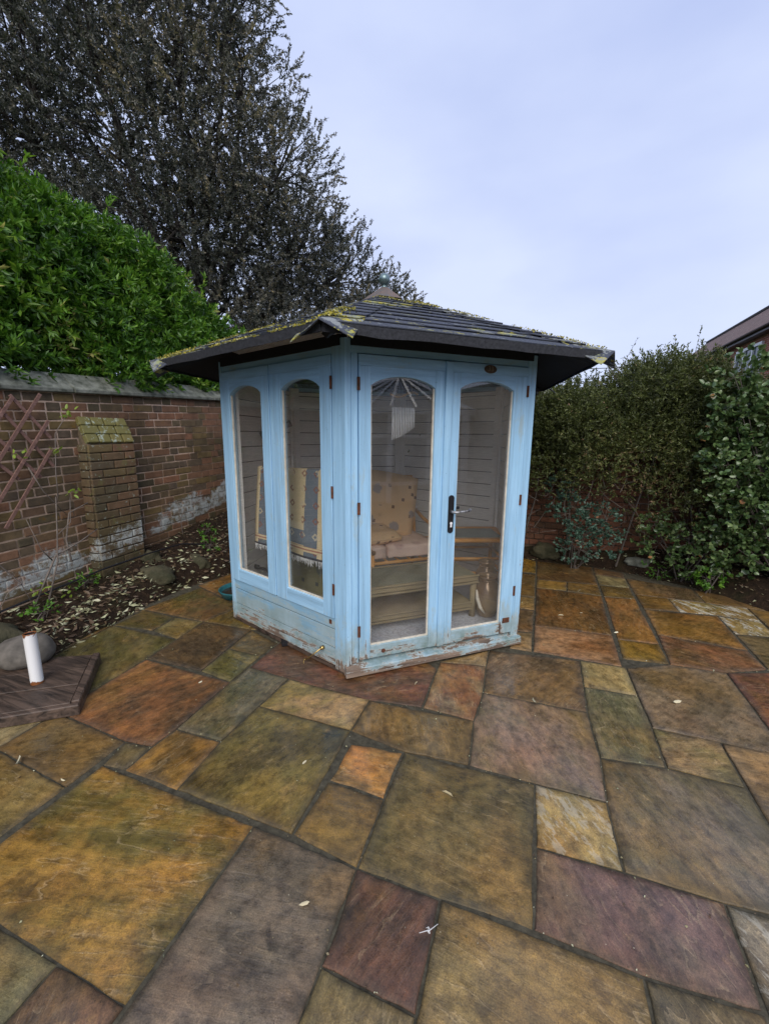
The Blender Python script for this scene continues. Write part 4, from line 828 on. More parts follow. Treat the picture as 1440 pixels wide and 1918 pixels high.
# door frame, doors, sill
fbox(0, (0.028, 0.071), (-0.045, 0.004), (0.084, 1.955)).build('door_frame', MAT['paintV'], shed, bevel=0.003)
fbox(0, (1.235, 1.2425), (-0.045, 0.004), (0.084, 1.955)).build('door_frame', MAT['paintV'], shed, bevel=0.002)
dl = leaf(0, 'door', 0.074, 0.626, 0.146, 0.556, 0.104, 0.187, 1.787, 1.842, 1.889, 1.950)
fbox(0, (0.618, 0.664), (0.0145, 0.030), (0.106, 1.946)).build('cover_strip', MAT['paintV'], dl, bevel=0.004)
dr = leaf(0, 'door', 0.6285, 1.232, 0.729, 1.127, 0.104, 0.190, 1.797, 1.848, 1.889, 1.950)
m = MB(); SL, SR = -0.020, LF + 0.012
m.prism([FP(0, SL, -0.05, 0.018), FP(0, SR, -0.05, 0.018), FP(0, SR, 0.046, 0.012), FP(0, SL, 0.046, 0.012)],
        [FP(0, SL + 0.01, -0.05, 0.090), FP(0, SR, -0.05, 0.090), FP(0, SR, 0.044, 0.066), FP(0, SL, 0.044, 0.066)])
m.build('sill', MAT['sill'], shed, bevel=0.004)
# hinges
for i, s, zz, root in ((5, 1.192, (1.80, 1.17, 0.56), None), (0, 0.0725, (1.79, 1.08, 0.30), None), (0, 1.2335, (1.80, 1.08, 0.42), None)):
    for z in zz:
        m = fbox(i, (s - 0.010, s + 0.008), (0.0145, 0.0175), (z - 0.036, z + 0.036)); a, e, n = frame(i)
        m.tube([FP(i, s, 0.019, z - 0.036), FP(i, s, 0.019, z + 0.036)], 0.0045, 6)
        m.build('hinge', MAT['rust'], shed)
# handle plate, lever and keyhole
pts = []
for k in range(20):
    w = 2 * math.pi * k / 20; r = 0.0205
    pts.append((0.690 + r * math.cos(w), 1.011 + (0.104 if math.sin(w) >= 0 else -0.104) + r * math.sin(w)))
hp = fpoly(0, pts, (0.0145, 0.021)).build('handle_plate', MAT['black'], dr, bevel=0.001)
m = MB(); m.tube([FP(0, 0.690, 0.02, 1.030), FP(0, 0.690, 0.055, 1.030), FP(0, 0.705, 0.066, 1.030), FP(0, 0.745, 0.066, 1.032), FP(0, 0.785, 0.064, 1.034), FP(0, 0.806, 0.062, 1.042)], [0.010, 0.009, 0.008, 0.0075, 0.0075, 0.011], 10)
m.build('lever', MAT['flake'], dr, smooth=True)
fbox(0, (0.730, 0.748), (0.0142, 0.024), (1.042, 1.060)).build('latch_block', MAT['black'], dr)
m = MB(); pts = [(0.692 + 0.009 * math.cos(2 * math.pi * k / 12), 0.952 + 0.009 * math.sin(2 * math.pi * k / 12)) for k in range(12)]
fpoly(0, pts, (0.0212, 0.0235), m); fbox(0, (0.6865, 0.6975), (0.0212, 0.0232), (0.926, 0.946), m); m.build('keyhole', MAT['chrome'], dr)
# oval number plate with raised figures
def oval(r1, r2): return [(0.935 + r1 * math.cos(2 * math.pi * k / 28), 1.921 + r2 * math.sin(2 * math.pi * k / 28)) for k in range(28)]
pq = fpoly(0, oval(0.046, 0.0255), (0.0132, 0.018)).build('number_plaque', MAT['plaque'], dr, bevel=0.0012)
cu = bpy.data.curves.new('numerals', 'FONT'); cu.body = '33'; cu.size = 0.042; cu.extrude = 0.0012; cu.align_x = 'CENTER'; cu.align_y = 'CENTER'
to = bpy.data.objects.new('numerals_tmp', cu); COL.objects.link(to); bpy.context.view_layer.update()
me = bpy.data.meshes.new_from_object(to); bpy.data.objects.remove(to)
a, e, n = frame(0); mt = Matrix(((e.x, 0, n.x, 0), (e.y, 0, n.y, 0), (0, 1, 0, 0), (0, 0, 0, 1))); mt.translation = FP(0, 0.935, 0.0188, 1.921)
me.transform(mt); me.materials.clear(); link('numerals', me, MAT['plaquetext'], dr)
for s in (0.895, 0.975):
    m = MB(); m.tube([FP(0, s, 0.0175, 1.921), FP(0, s, 0.0195, 1.921)], 0.003, 8); m.build('screw', MAT['black'], dr)
# brass stay hanging off the boards, small bolt plates
m = MB(); A = Vector(FP(5, 1.075, 0.012, 0.128)); a, e, n = frame(5)
E3, N3 = Vector((e.x, e.y, 0)), Vector((n.x, n.y, 0))
Bp = A - E3 * 0.085 + N3 * 0.075 + Vector((0, 0, -0.088))
m.tube([A - N3 * 0.01, A + N3 * 0.012], 0.013, 10); m.tube([A + N3 * 0.008, A * 0.5 + Bp * 0.5, Bp], 0.0046, 8)
m.tube([Bp, Bp - E3 * 0.012 + Vector((0, 0, 0.004)), Bp - E3 * 0.018 + Vector((0, 0, -0.012)), Bp - E3 * 0.006 + N3 * 0.01 + Vector((0, 0, -0.024))], 0.0032, 8)
m.build('cabin_hook', MAT['brass'], shed, smooth=True)
m = MB(); m.tube([FP(0, 0.235, 0.012, 0.142), FP(0, 0.235, 0.016, 0.142)], 0.014, 12); m.build('floor_socket', MAT['rust'], shed)
fbox(0, (1.148, 1.205), (0.0135, 0.0185), (0.185, 0.222)).build('broken_bracket', MAT['rust'], shed)
fbox(5, (1.135, 1.160), (0.0035, 0.0045), (0.315, 0.345)).build('bare_patch', MAT['rust'], shed)

# ------------------------------------------------------------------ roof
RE, ZE, ZA = 1.70, 2.005, 2.635
SHO = 10.3 - 0.0
def hip(k, r, dz=0.0):
    u = HX[k % 6].normalized(); return Vector((u.x * r, u.y * r, ZA - (ZA - ZE) * r / RE + dz))
m = MB(); top = [hip(k, RE) for k in range(6)]; bot = [hip(k, RE, -0.03) for k in range(6)]
vs = top + [Vector((0, 0, ZA))] + bot + [Vector((0, 0, ZA - 0.03))]
fs = [(k, (k + 1) % 6, 6) for k in range(6)] + [(7 + (k + 1) % 6, 7 + k, 13) for k in range(6)] + [(k, 7 + k, 7 + (k + 1) % 6, (k + 1) % 6) for k in range(6)]
m.add(vs, fs); roof = m.build('roof', MAT['soffit'], shed)
m = MB(); ci = [hip(k, RH - 0.04, -0.045) for k in range(6)]; m.add(ci + [Vector((0, 0, ZA - 0.045))], [(k, (k + 1) % 6, 6) for k in range(6)]); m.build('ceiling', MAT['ceiling'], roof)
for k in range(6):
    m = MB(); m.tube([hip(k, 0.10, -0.055), hip(k, RE - 0.05, -0.055)], 0.022, 4); m.build('rafter', MAT['soffit'], roof)
    A, B = hip(k, RE + 0.012, 0.004), hip(k + 1, RE + 0.012, 0.004); ex = (B - A).normalized(); nn = Vector((ex.y, -ex.x, 0)); m = MB(); n = 12; vs = []
    for j in range(n + 1):
        P = A.lerp(B, j / n); w = 0.006 * noise.noise(Vector((j * .8, k * 3, 0)))
        vs += [P + nn * 0.0, P + nn * (0.008 + w), P + nn * (0.002 + w) + Vector((0, 0, -0.044 + w * 2.0)), P - nn * 0.006 + Vector((0, 0, -0.042))]
    m.add(vs, [(4 * j + a_, 4 * j + (a_ + 1) % 4, 4 * j + 4 + (a_ + 1) % 4, 4 * j + 4 + a_) for j in range(n) for a_ in range(4)]); m.build('eave_felt', MAT['feltedge'], roof)
# felt tiles, course by course
ap = RE * math.cos(math.radians(30)); SLN = math.hypot(ap, ZA - ZE)
for k in range(6):
    A, B = hip(k, RE), hip(k + 1, RE); mid = (A + B) / 2; ex = (B - A).normalized(); T = Vector((0, 0, ZA)); up = (T - mid).normalized(); nn = ex.cross(up)
    if nn.z < 0: nn = -nn
    half = (B - A).length / 2; nc = 9; ex_h = (SLN - 0.20) / nc
    for c in range(nc):
        u0, u1 = c * ex_h - (0.012 if c == 0 else 0), (c + 1) * ex_h + 0.012
        w0, w1 = half * (1 - u0 / SLN), half * (1 - u1 / SLN)
        x = -w0 - (0.17 if c % 2 else 0.0)
        while x < w0:
            xa, xb = x + 0.003, x + 0.335
            a0, b0, a1, b1 = max(xa, -w0), min(xb, w0), max(xa, -w1), min(xb, w1)
            if b0 - a0 > 0.04:
                if b1 < a1 + 0.002: a1 = b1 = min(max((a1 + b1) / 2, -w1), w1); b1 += 0.002
                h0, h1 = 0.0105 + random.uniform(0, 0.004), 0.003
                P = lambda s, u, h: mid + ex * s + up * u + nn * h
                sag = random.uniform(-0.003, 0.003)
                m = MB(); m.prism([P(a0, u0, h0 - 0.005), P(b0, u0 + sag, h0 - 0.005), P(b1, u1, h1 - 0.003), P(a1, u1, h1 - 0.003)],
                                  [P(a0, u0, h0), P(b0, u0 + sag, h0), P(b1, u1, h1), P(a1, u1, h1)])
                m.build('shingle', MAT['felt_lichen'] if (k in (4, 5) and c < 2) or random.random() < 0.12 else MAT['felt'], roof)
            x += 0.335
    # hip capping pieces, the lowest one curled at the corner
    u = HX[k].normalized(); hv = Vector((u.x, u.y, 0)); NH = 11
    Lh = (hip(k, 0.22) - hip(k, RE)).length
    for c in range(NH):
        r0 = RE + (0.055 if c == 0 else 0.03) - (RE - 0.20) * c / NH; r1 = RE + 0.03 - (RE - 0.20) * (c + 1.12) / NH
        wg = 0.155 if c else 0.17
        n1 = None
        rows = []
        for r, lift in ((r0, 0.024), (r1, 0.014)):
            p = hip(k, r, lift)
            row = []
            for s_, kk in ((-1, k - 1), (1, k)):
                e = (HX[(kk + 1) % 6] - HX[kk % 6]).normalized(); d = Vector((e.x, e.y, 0)) * s_
                q = p + d * wg
                if c == 0 and lift > 0.02: q = p + d * (wg * 1.0) + hv * (0.045 + random.uniform(0, .02)) + Vector((0, 0, -0.075 - random.uniform(0, 0.022)))
                row.append(q)
            rows.append([row[0], p, row[1]])
        (a0, p0, b0), (a1, p1, b1) = rows; t = Vector((0, 0, 0.005)); m = MB()
        m.add([a0, p0, b0, a1, p1, b1] + [v - t for v in (a0, p0, b0, a1, p1, b1)],
              [(0, 1, 4, 3), (1, 2, 5, 4), (6, 9, 10, 7), (7, 10, 11, 8), (0, 6, 7, 1), (1, 7, 8, 2), (3, 4, 10, 9), (4, 5, 11, 10), (0, 3, 9, 6), (2, 8, 11, 5)])
        m.build('hip_cap', MAT['felt_lichen'] if (c == 0 or k == 5 or (k in (0, 1) and c in (6, 7, 1))) else MAT['felt'], roof)
m = MB(); cp = [hip(k, 0.185, 0.022) for k in range(6)]; c2 = [Vector((p.x * 0.18, p.y * 0.18, 2.698)) for p in cp]
m.add(cp + c2, [(k, (k + 1) % 6, 6 + (k + 1) % 6, 6 + k) for k in range(6)] + [(6, 7, 8, 9, 10, 11)]); m.build('copper_cap', MAT['copper'], roof)
m = MB(); prof = [(0.022, 2.695), (0.026, 2.706), (0.014, 2.712), (0.016, 2.722)] + [(0.046 * math.sin(math.pi * (0.13 + 0.87 * j / 14)), 2.765 - 0.046 * math.cos(math.pi * (0.13 + 0.87 * j / 14))) for j in range(15)]
m.lathe(prof, (0, 0, 0), 28); m.build('ball_finial', MAT['verdigris'], roof, smooth=True)

# crusts of yellow moss along the left hand edges and hips
rm = np.random.default_rng(3); Pm, Dm = [], []
def crust(A, B, n, w, up=None):
    for _ in range(n):
        t_ = rm.random(); c_ = A.lerp(B, t_); k_ = noise.noise(Vector((t_ * 9, A.x * 3, A.y))) 
        if k_ < -0.05: continue
        q_ = c_ + Vector(rm.normal(size=3)) * w; dd_ = max(q_.x * math.cos(math.radians(-49.4 + 60 * j_)) + q_.y * math.sin(math.radians(-49.4 + 60 * j_)) for j_ in range(6))
        if dd_ > RE * 0.866 + 0.015: continue
        q_.z = ZA - (ZA - ZE) * dd_ / (RE * math.cos(math.radians(30))) + 0.015 + (0.012 if w > 0.02 else 0)
        Pm.append(tuple(q_)); Dm.append(tuple(rm.normal(size=3) * np.array([1, 1, .35]) + np.array([0, 0, .15])))
crust(hip(5, RE + .01), hip(0, RE + .01), 900, 0.012); crust(hip(5, RE + .03), hip(5, 0.9), 900, 0.028); crust(hip(0, RE + .02), hip(0, 1.25), 700, 0.030); crust(hip(1, RE + .02), hip(1, 1.2), 350, 0.026)
crust(hip(0, 0.35), hip(1, 0.5), 260, 0.03); crust(hip(4, RE), hip(5, RE), 500, 0.014); crust(hip(1, 1.2), hip(1, 0.3), 350, 0.022)
# ------------------------------------------------------------------ things inside the summerhouse (floor at z = 0.088)
FZ = 0.089
ED = Vector((0.7593, 0.6508, 0)); ND = Vector((-0.6508, 0.7593, 0)); ADR = math.atan2(0.6508, 0.7593)     # along the doors, into the house
def cushion_mesh(name, w, d, t, puff=0.25, seed=0):
    bm = bmesh.new(); bmesh.ops.create_cube(bm, size=1.0)
    bmesh.ops.subdivide_edges(bm, edges=bm.edges[:], cuts=7, use_grid_fill=True)
    for v in bm.verts:
        x, y, z = v.co * 2
        r = (1 - abs(x) ** 5) * (1 - abs(y) ** 5); k = (1 - puff) + puff * r ** 0.5
        e = 1 - 0.035 * (x * x * y * y)
        v.co = Vector((x * w / 2 * e, y * d / 2 * e, z * t / 2 * k)) + Vector((noise.noise(Vector((x, y, seed))) * 0.012, noise.noise(Vector((y, z, seed + 4))) * 0.012, noise.noise(Vector((x * 2, y * 2, seed + 8))) * 0.012))
    me = bpy.data.meshes.new(name); bm.to_mesh(me); bm.free(); return me
# wicker coffee table
ct = empty('coffee_table', (-0.84, 3.02, FZ), ADR, label='low two tier wicker coffee table just inside the glazed doors', cat='table')
m = MB(); m.box((0, 0, 0.318), (0.96, 0.44, 0.055)); m.build('table_top', MAT['wicker'], ct, bevel=0.015)
m = MB(); m.box((0, 0, 0.347), (0.90, 0.38, 0.006)); m.build('top_panel', MAT['wickerg'], ct)
m = MB(); m.box((0, 0, 0.095), (0.90, 0.40, 0.055)); m.build('lower_shelf', MAT['wicker'], ct, bevel=0.015)
for sx in (-1, 1):
    for sy in (-1, 1):
        m = MB(); m.tube([(sx * 0.445, sy * 0.19, 0.0), (sx * 0.445, sy * 0.19, 0.30)], 0.026, 10); m.build('leg', MAT['wicker'], ct, smooth=True)
for sy in (-1, 1):
    m = MB()
    for z in (0.29, 0.346, 0.068, 0.122): m.tube([(-0.47 if z > .2 else -.44, sy * (0.222 if z > .2 else 0.202), z), (0.47 if z > .2 else .44, sy * (0.222 if z > .2 else .202), z)], 0.008, 6)
    m.build('woven_edge', MAT['wicker'], ct)
# cane sofa with cushions
sf = empty('cane_sofa', (-1.43, 3.77, FZ), ADR, label='honey coloured cane sofa facing the doors inside the summerhouse', cat='sofa')
def tube_part(name, pts, r, mat, par, seg=10):
    m = MB(); m.tube(pts, r, seg); return m.build(name, mat, par, smooth=True)
for sx in (-1, 1):
    arm = [(sx * 0.55, 0.26, 0.62), (sx * 0.56, 0.10, 0.56), (sx * 0.565, -0.15, 0.51), (sx * 0.56, -0.30, 0.47), (sx * 0.55, -0.345, 0.40), (sx * 0.545, -0.335, 0.2), (sx * 0.54, -0.32, 0.0)]
    tube_part('arm', arm, 0.019, MAT['cane'], sf)
    tube_part('arm_brace', [(sx * 0.555, -0.28, 0.30), (sx * 0.56, -0.16, 0.42), (sx * 0.56, 0.02, 0.36), (sx * 0.555, 0.18, 0.30)], 0.013, MAT['cane'], sf)
    tube_part('rear_leg', [(sx * 0.54, 0.30, 0.0), (sx * 0.54, 0.27, 0.4), (sx * 0.53, 0.36, 0.98)], 0.019, MAT['cane'], sf)
for z, y in ((0.24, -0.32), (0.24, 0.27), (0.98, 0.36), (0.60, 0.31)):
    tube_part('rail', [(-0.54, y, z), (0.54, y, z)], 0.017, MAT['cane'], sf)
for q in range(9):
    tube_part('seat_slat', [(-0.48 + q * 0.12, -0.32, 0.245), (-0.48 + q * 0.12, 0.27, 0.245)], 0.009, MAT['cane'], sf, 6)
for q in range(7):
    tube_part('back_spindle', [(-0.45 + q * 0.15, 0.275, 0.25), (-0.45 + q * 0.15, 0.36, 0.98)], 0.009, MAT['cane'], sf, 6)
def place(name, me, mat, local, eul, **k):
    M_ = Matrix.Translation(Vector((-1.43, 3.77, FZ))) @ Matrix.Rotation(ADR, 4, 'Z') @ Matrix.Translation(local) @ (eul if isinstance(eul, Matrix) else Matrix.Identity(4))
    o = link(name, me, mat, smooth=True, **k); o.matrix_world = M_; return o
place('seat_cushion', cushion_mesh('seat_cushion', 0.53, 0.60, 0.13, 0.2, 1), MAT['seat'], (0.265, -0.03, 0.335), Matrix.Rotation(0.0, 4, 'X'), label='pale pink seat cushion at the right end of the cane sofa', cat='cushion')
place('seat_cushion', cushion_mesh('seat_cushion', 0.53, 0.60, 0.13, 0.2, 2), MAT['seat'], (-0.275, -0.03, 0.335), Matrix.Rotation(0.0, 4, 'X'), label='pale pink seat cushion at the left end of the cane sofa', cat='cushion')
place('back_cushion', cushion_mesh('back_cushion', 0.56, 0.66, 0.15, 0.35, 3), MAT['cushion'], (0.20, 0.17, 0.71), Matrix.Rotation(math.radians(78), 4, 'X') @ Matrix.Rotation(math.radians(-12), 4, 'Z'), label='tall beige back cushion printed with blue flowers leaning on the sofa back', cat='cushion')
place('back_cushion', cushion_mesh('back_cushion', 0.54, 0.62, 0.15, 0.35, 4), MAT['cushion'], (-0.34, 0.18, 0.69), Matrix.Rotation(math.radians(76), 4, 'X'), label='beige back cushion at the far left end of the sofa, behind the door stile', cat='cushion')
place('throw_pillow', cushion_mesh('throw_pillow', 0.46, 0.36, 0.13, 0.75, 5), MAT['cushion'], (-0.07, -0.10, 0.465), Matrix.Rotation(math.radians(7), 4, 'X') @ Matrix.Rotation(0.15, 4, 'Z'), label='small flat beige pillow lying on the sofa seat below the tall cushion', cat='pillow')
# cane side table with a green glass top
st = empty('side_table', (-0.50, 3.83, FZ), math.radians(22), label='honey cane side table with a green glass top in the right corner', cat='table')
for a_, b_, c_, d_ in ((0, -0.235, 0.62, 0.07), (0, 0.235, 0.62, 0.07)):
    m = MB(); m.box((a_, b_, 0.515), (c_, d_, 0.035)); m.build('top_rail', MAT['cane'], st, bevel=0.012)
for sx in (-1, 1):
    m = MB(); m.box((sx * 0.275, 0, 0.515), (0.07, 0.40, 0.035)); m.build('top_rail', MAT['cane'], st, bevel=0.010)
m = MB(); m.box((0, 0, 0.522), (0.485, 0.405, 0.008)); m.build('glass_top', MAT['greenglass'], st)
for sx in (-1, 1):
    for sy in (-1, 1):
        tube_part('leg', [(sx * 0.25, sy * 0.20, 0.50), (sx * 0.25, sy * 0.20, 0.14), (sx * 0.262, sy * 0.212, 0.0)], 0.018, MAT['cane'], st)
for z in (0.20, 0.335):
    for sy in (-1, 1): tube_part('stretcher', [(-0.25, sy * 0.20, z), (0.25, sy * 0.20, z)], 0.014, MAT['cane'], st)
    for sx in (-1, 1): tube_part('stretcher', [(sx * 0.25, -0.20, z), (sx * 0.25, 0.20, z)], 0.014, MAT['cane'], st)
# glazed pots by the right hand door
def pot(loc, r, h, lab):
    root = empty('glazed_pot', loc, label=lab, cat='pot', group='brown glazed pots inside the right door')
    prof = [(r * a, h * b) for a, b in ((0.0, 0.0), (0.55, 0.0), (0.66, 0.03), (0.88, 0.22), (1.0, 0.45), (0.97, 0.62), (0.80, 0.78), (0.62, 0.86), (0.60, 0.90), (0.70, 0.95), (0.72, 1.0), (0.62, 1.0), (0.52, 0.92), (0.5, 0.85), (0.0, 0.80))]
    m = MB(); m.lathe(prof, (0, 0, 0), 32, cap=False); m.build('pot_body', MAT['pot'], root, smooth=True)
    m = MB(); m.tube([(r * 0.62 * math.cos(q), r * 0.62 * math.sin(q), h * 0.885) for q in [2 * math.pi * j / 24 for j in range(25)]], 0.006, 6, False); m.build('pot_collar', MAT['pot'], root, smooth=True)
    m = MB(); pts = [(-r * 1.0 * math.cos(0.9 - 0.2) * 0.9, -r * 0.75, h * 0.68), (-r * 0.62, -r * 0.86, h * 0.50), (-r * 0.36, -r * 0.97, h * 0.30), (-r * 0.02, -r * 0.93, h * 0.16)]
    m.tube(pts, [0.006, 0.014, 0.014, 0.006], 8); m.build('pale_swirl', MAT['bead'], root, smooth=True)  # pale curved strip laid over the front of the body
    return root
pot((-0.275, 3.22, FZ), 0.105, 0.34, 'brown glazed pot with a pale swirl, nearest the right door pane')
pot((-0.31, 3.47, FZ), 0.10, 0.38, 'darker brown glazed pot standing behind the one with the swirl')
# armchair turned away, the rug hung over its back
CH = empty('wicker_armchair', (-1.62, 3.02, FZ), math.radians(-18), label='wicker armchair in faded green fabric with its back to the left windows', cat='armchair')
m = MB(); m.box((0.0, -0.24, 0.38), (0.56, 0.10, 0.66)); m.build('backrest', MAT['greenfab'], CH, bevel=0.035)
m = MB(); m.box((0.0, 0.06, 0.30), (0.56, 0.48, 0.16)); m.build('seat', MAT['greenfab'], CH, bevel=0.03)
tube_part('top_rail', [(-0.34, -0.285, 1.08), (0.40, -0.285, 1.10)], 0.018, MAT['cane'], CH)
for sx in (-1, 1):
    tube_part('rear_leg', [(sx * 0.31, -0.26, 0.0), (sx * 0.31, -0.28, 0.5), (sx * 0.31, -0.285, 1.08)], 0.018, MAT['cane'], CH)
    tube_part('front_leg', [(sx * 0.30, 0.28, 0.0), (sx * 0.30, 0.28, 0.42)], 0.018, MAT['cane'], CH)
    tube_part('arm', [(sx * 0.31, -0.28, 0.70), (sx * 0.33, -0.05, 0.60), (sx * 0.32, 0.28, 0.42)], 0.018, MAT['cane'], CH)
for z in (0.10, 0.18): tube_part('rail', [(-0.31, -0.265, z), (0.31, -0.265, z)], 0.014, MAT['wicker'], CH)
# rug
nu, nv = 24, 60; vs, fs, uvs = [], [], []
a5, e5, n5 = frame(5); e5 = Vector((e5.x, e5.y, 0)); n5 = Vector((n5.x, n5.y, 0))
R0 = SH + Vector((*FP(5, 0.10, -0.235, 0),)); topz = 1.245
LFR, LBK = 0.60, 0.50
def rug_point(u, v):
    s = 0.765 * u
    t = v * (LFR + LBK + 0.08)                                  # arc length from the front fringe
    wob = 0.010 * math.sin(u * 9 + 1) * min(1, abs(t - LFR) * 3)
    drop = 0.0
    if t < LFR: d, z = 0.02 + (LFR - t) * 0.07, topz - (LFR - t)
    elif t < LFR + 0.08:
        q = (t - LFR) / 0.08 * math.pi; d, z = 0.02 * math.cos(q), topz + 0.020 * math.sin(q)
    else: d, z = -0.02 - (t - LFR - 0.08) * 0.05, topz - (t - LFR - 0.08)
    s2 = s + (0.035 * (topz - z)) * (0.5 - u) * -1.0
    return R0 + e5 * (s2) + n5 * (d + wob) + Vector((0, 0, z + 0.012 * (u - .5) - 0.12 * u * max(0, (topz - z)) * 0.35))
for j in range(nv + 1):
    for i in range(nu + 1):
        vs.append(rug_point(i / nu, j / nv)); uvs.append((i / nu, j / nv))
fs = [(j * (nu + 1) + i, j * (nu + 1) + i + 1, (j + 1) * (nu + 1) + i + 1, (j + 1) * (nu + 1) + i) for j in range(nv) for i in range(nu)]
me = bpy.data.meshes.new('rug'); me.from_pydata([tuple(v) for v in vs], [], fs); me.update(); uvl = me.uv_layers.new(name='UVMap')
for lp in me.loops: uvl.data[lp.index].uv = uvs[lp.vertex_index]
rug = link('rug', me, MAT['rug'], smooth=True, label='cream and slate blue woven rug with white fringe hung over the chair back', cat='rug')
sm = rug.modifiers.new('thickness', 'SOLIDIFY'); sm.thickness = 0.007; sm.offset = 0
m = MB()
for q in range(95):
    u = q / 94; p = rug_point(u, 0.0) + n5 * random.uniform(-0.002, 0.004); L = random.uniform(0.028, 0.055)
    m.tube([p, p + Vector((random.uniform(-.006, .006), random.uniform(-.006, .006), -L * 0.5)), p + Vector((random.uniform(-.012, .012), random.uniform(-.01, .01), -L))], [0.0036, 0.003, 0.0012], 4, False)
m.build('fringe', MAT['fringe'], rug, kind='stuff')
# two dark things against the far left boards
pa = empty('folded_parasol', (-2.22, 3.10, 1.0), label='dark brown pole with a capped end slung high behind the left window', cat='parasol')
m = MB(); A = Vector((-0.03, 0.0, 0.50)); Bq = Vector((0.17, 0.14, 0.61)); m.tube([A, Bq], 0.028, 12); m.build('pole', MAT['darkpole'], pa, smooth=True)
dv = (Bq - A).normalized(); m = MB(); m.tube([A - dv * 0.02, A + dv * 0.035], 0.036, 12); m.build('end_cap', MAT['black'], pa, smooth=True)
fc = empty('folded_chair', (-2.12, 2.95, FZ), label='black metal folding chair standing low behind the left window', cat='chair')
tube_part('front_leg', [(-0.10, -0.06, 0.27), (0.02, 0.04, 0.21), (0.12, 0.10, 0.25), (0.26, 0.16, 0.42)], 0.011, MAT['black'], fc)
tube_part('rear_leg', [(0.02, 0.03, 0.21), (0.04, 0.05, 0.08), (0.03, 0.06, 0.0)], 0.011, MAT['black'], fc)
m = MB(); m.tube([(-0.125, -0.07, 0.282), (-0.085, -0.05, 0.266)], 0.019, 10); m.build('rubber_foot', MAT['black'], fc)
m = MB(); m.box((0.25, 0.15, 0.22), (0.10, 0.18, 0.34), 0.6); m.build('seat', MAT['darkpole'], fc, bevel=0.01)
# wind chime
A0 = SH + Vector(FP(0, 0.355, -0.25, 0)); wc = empty('wind_chime', A0 + Vector((0, 0, 1.75)), label='wind chime of slanting silver rods under a wavy wooden bar in the left door', cat='wind chime')
ex = Vector((frame(0)[1].x, frame(0)[1].y, 0))
m = MB(); pts = [ex * (0.012 + 0.0103 * j) + Vector((0, 0, 0.022 - 0.016 * math.sin((j / 19) * 2 * math.pi * 0.95 - 0.1) - 0.002)) for j in range(20)]
m.tube(pts, [0.009] + [0.0075] * 18 + [0.009], 8); m.build('wooden_bar', MAT['pinewood'], wc, smooth=True)
for j in range(14):
    s = 0.030 + j * 0.0118; zt = -0.062; zb = -0.268 + 0.078 * (j / 13) ** 1.5
    m = MB(); m.tube([ex * s + Vector((0, 0, zt)), ex * s + Vector((0, 0, zb))], 0.0044, 8); m.build('rod', MAT['chrome'], wc, smooth=True)
    m = MB(); m.tube([ex * s + Vector((0, 0, 0.012)), ex * s + Vector((0, 0, zt))], 0.0008, 4); m.build('thread', MAT['chrome'], wc)
m = MB(); m.tube([ex * 0.05 + Vector((0, 0, 0.02)), ex * 0.11 + Vector((0, 0, 0.36))], 0.001, 4); m.tube([ex * 0.17 + Vector((0, 0, 0.02)), ex * 0.11 + Vector((0, 0, 0.36))], 0.001, 4); m.build('hanging_cord', MAT['bead'], wc)

# ------------------------------------------------------------------ things on and beside the patio
bd = empty('timber_base', (-2.66, 1.42, 0.0), label='dark wet timber board base under the white tube on the left', cat='timber base')
F_, R_, B_, L_ = Vector((-2.231, 1.342)), Vector((-2.618, 1.737)), Vector((-3.05, 1.62)), Vector((-2.80, 0.93))
F_, R_ = F_ - Vector((-2.66, 1.42)), R_ - Vector((-2.66, 1.42)); bl = Vector((-0.765, -0.60)).normalized() * 0.85
bl2 = Vector((-0.80, -0.45)).normalized() * 0.80
m = MB(); q = [F_, R_, R_ + bl2, F_ + bl]; q = [q[0] * .985, q[1] * .985, q[2], q[3]]
m.prism([(p.x, p.y, 0.002) for p in q], [(p.x, p.y, 0.035) for p in q]); m.build('underframe', MAT['board'], bd)
NP = 3
for k in range(NP):
    a_, b_ = F_.lerp(R_, k / NP + 0.004), F_.lerp(R_, (k + 1) / NP - 0.006)
    e_ = bl.normalized() * 0.045
    q = [a_ + e_, b_ + e_, b_ + bl.lerp(bl2, (k + 1) / NP - .01), a_ + bl.lerp(bl2, k / NP + .01)]; zt = 0.066 + random.uniform(-.003, .003)
    m = MB(); m.prism([(p.x, p.y, 0.036) for p in q], [(p.x, p.y, zt) for p in q]); m.build('plank', MAT['board'], bd, bevel=0.003)
e_ = bl.normalized() * 0.041
m = MB(); q = [F_, R_, R_ + e_, F_ + e_]; m.prism([(p.x, p.y, 0.0) for p in q], [(p.x, p.y, 0.074) for p in q]); m.build('edge_batten', MAT['board'], bd, bevel=0.005)
fr = (R_ - F_).normalized() * -0.03
m = MB(); q = [F_ + fr, F_ - fr * 0.1, F_ - fr * 0.1 + bl, F_ + fr + bl]; m.prism([(p.x, p.y, 0.0) for p in q], [(p.x, p.y, 0.062) for p in q]); m.build('edge_batten', MAT['board'], bd, bevel=0.005)
m = MB(); prof = [(0.0315, 0.0), (0.031, 0.06), (0.0318, 0.17), (0.0315, 0.300), (0.0318, 0.305), (0.028, 0.305), (0.0275, 0.1), (0.0275, 0.02)]
m.lathe(prof, (0, 0, 0), 28, cap=False); tb = m.build('metal_tube', MAT['tube'], None, smooth=True, loc=None) if False else None
me = m.mesh('metal_tube'); tb = link('parasol_tube', me, MAT['tube'], smooth=True, label='white rust edged metal tube standing on the dark timber base', cat='tube')
li = MB(); li.lathe([(0.027, 0.03), (0.027, 0.30)], (0, 0, 0), 20, cap=False); li.build('inner_shade', MAT['black'], tb, smooth=True)  # black liner stands in for the shade inside the open tube
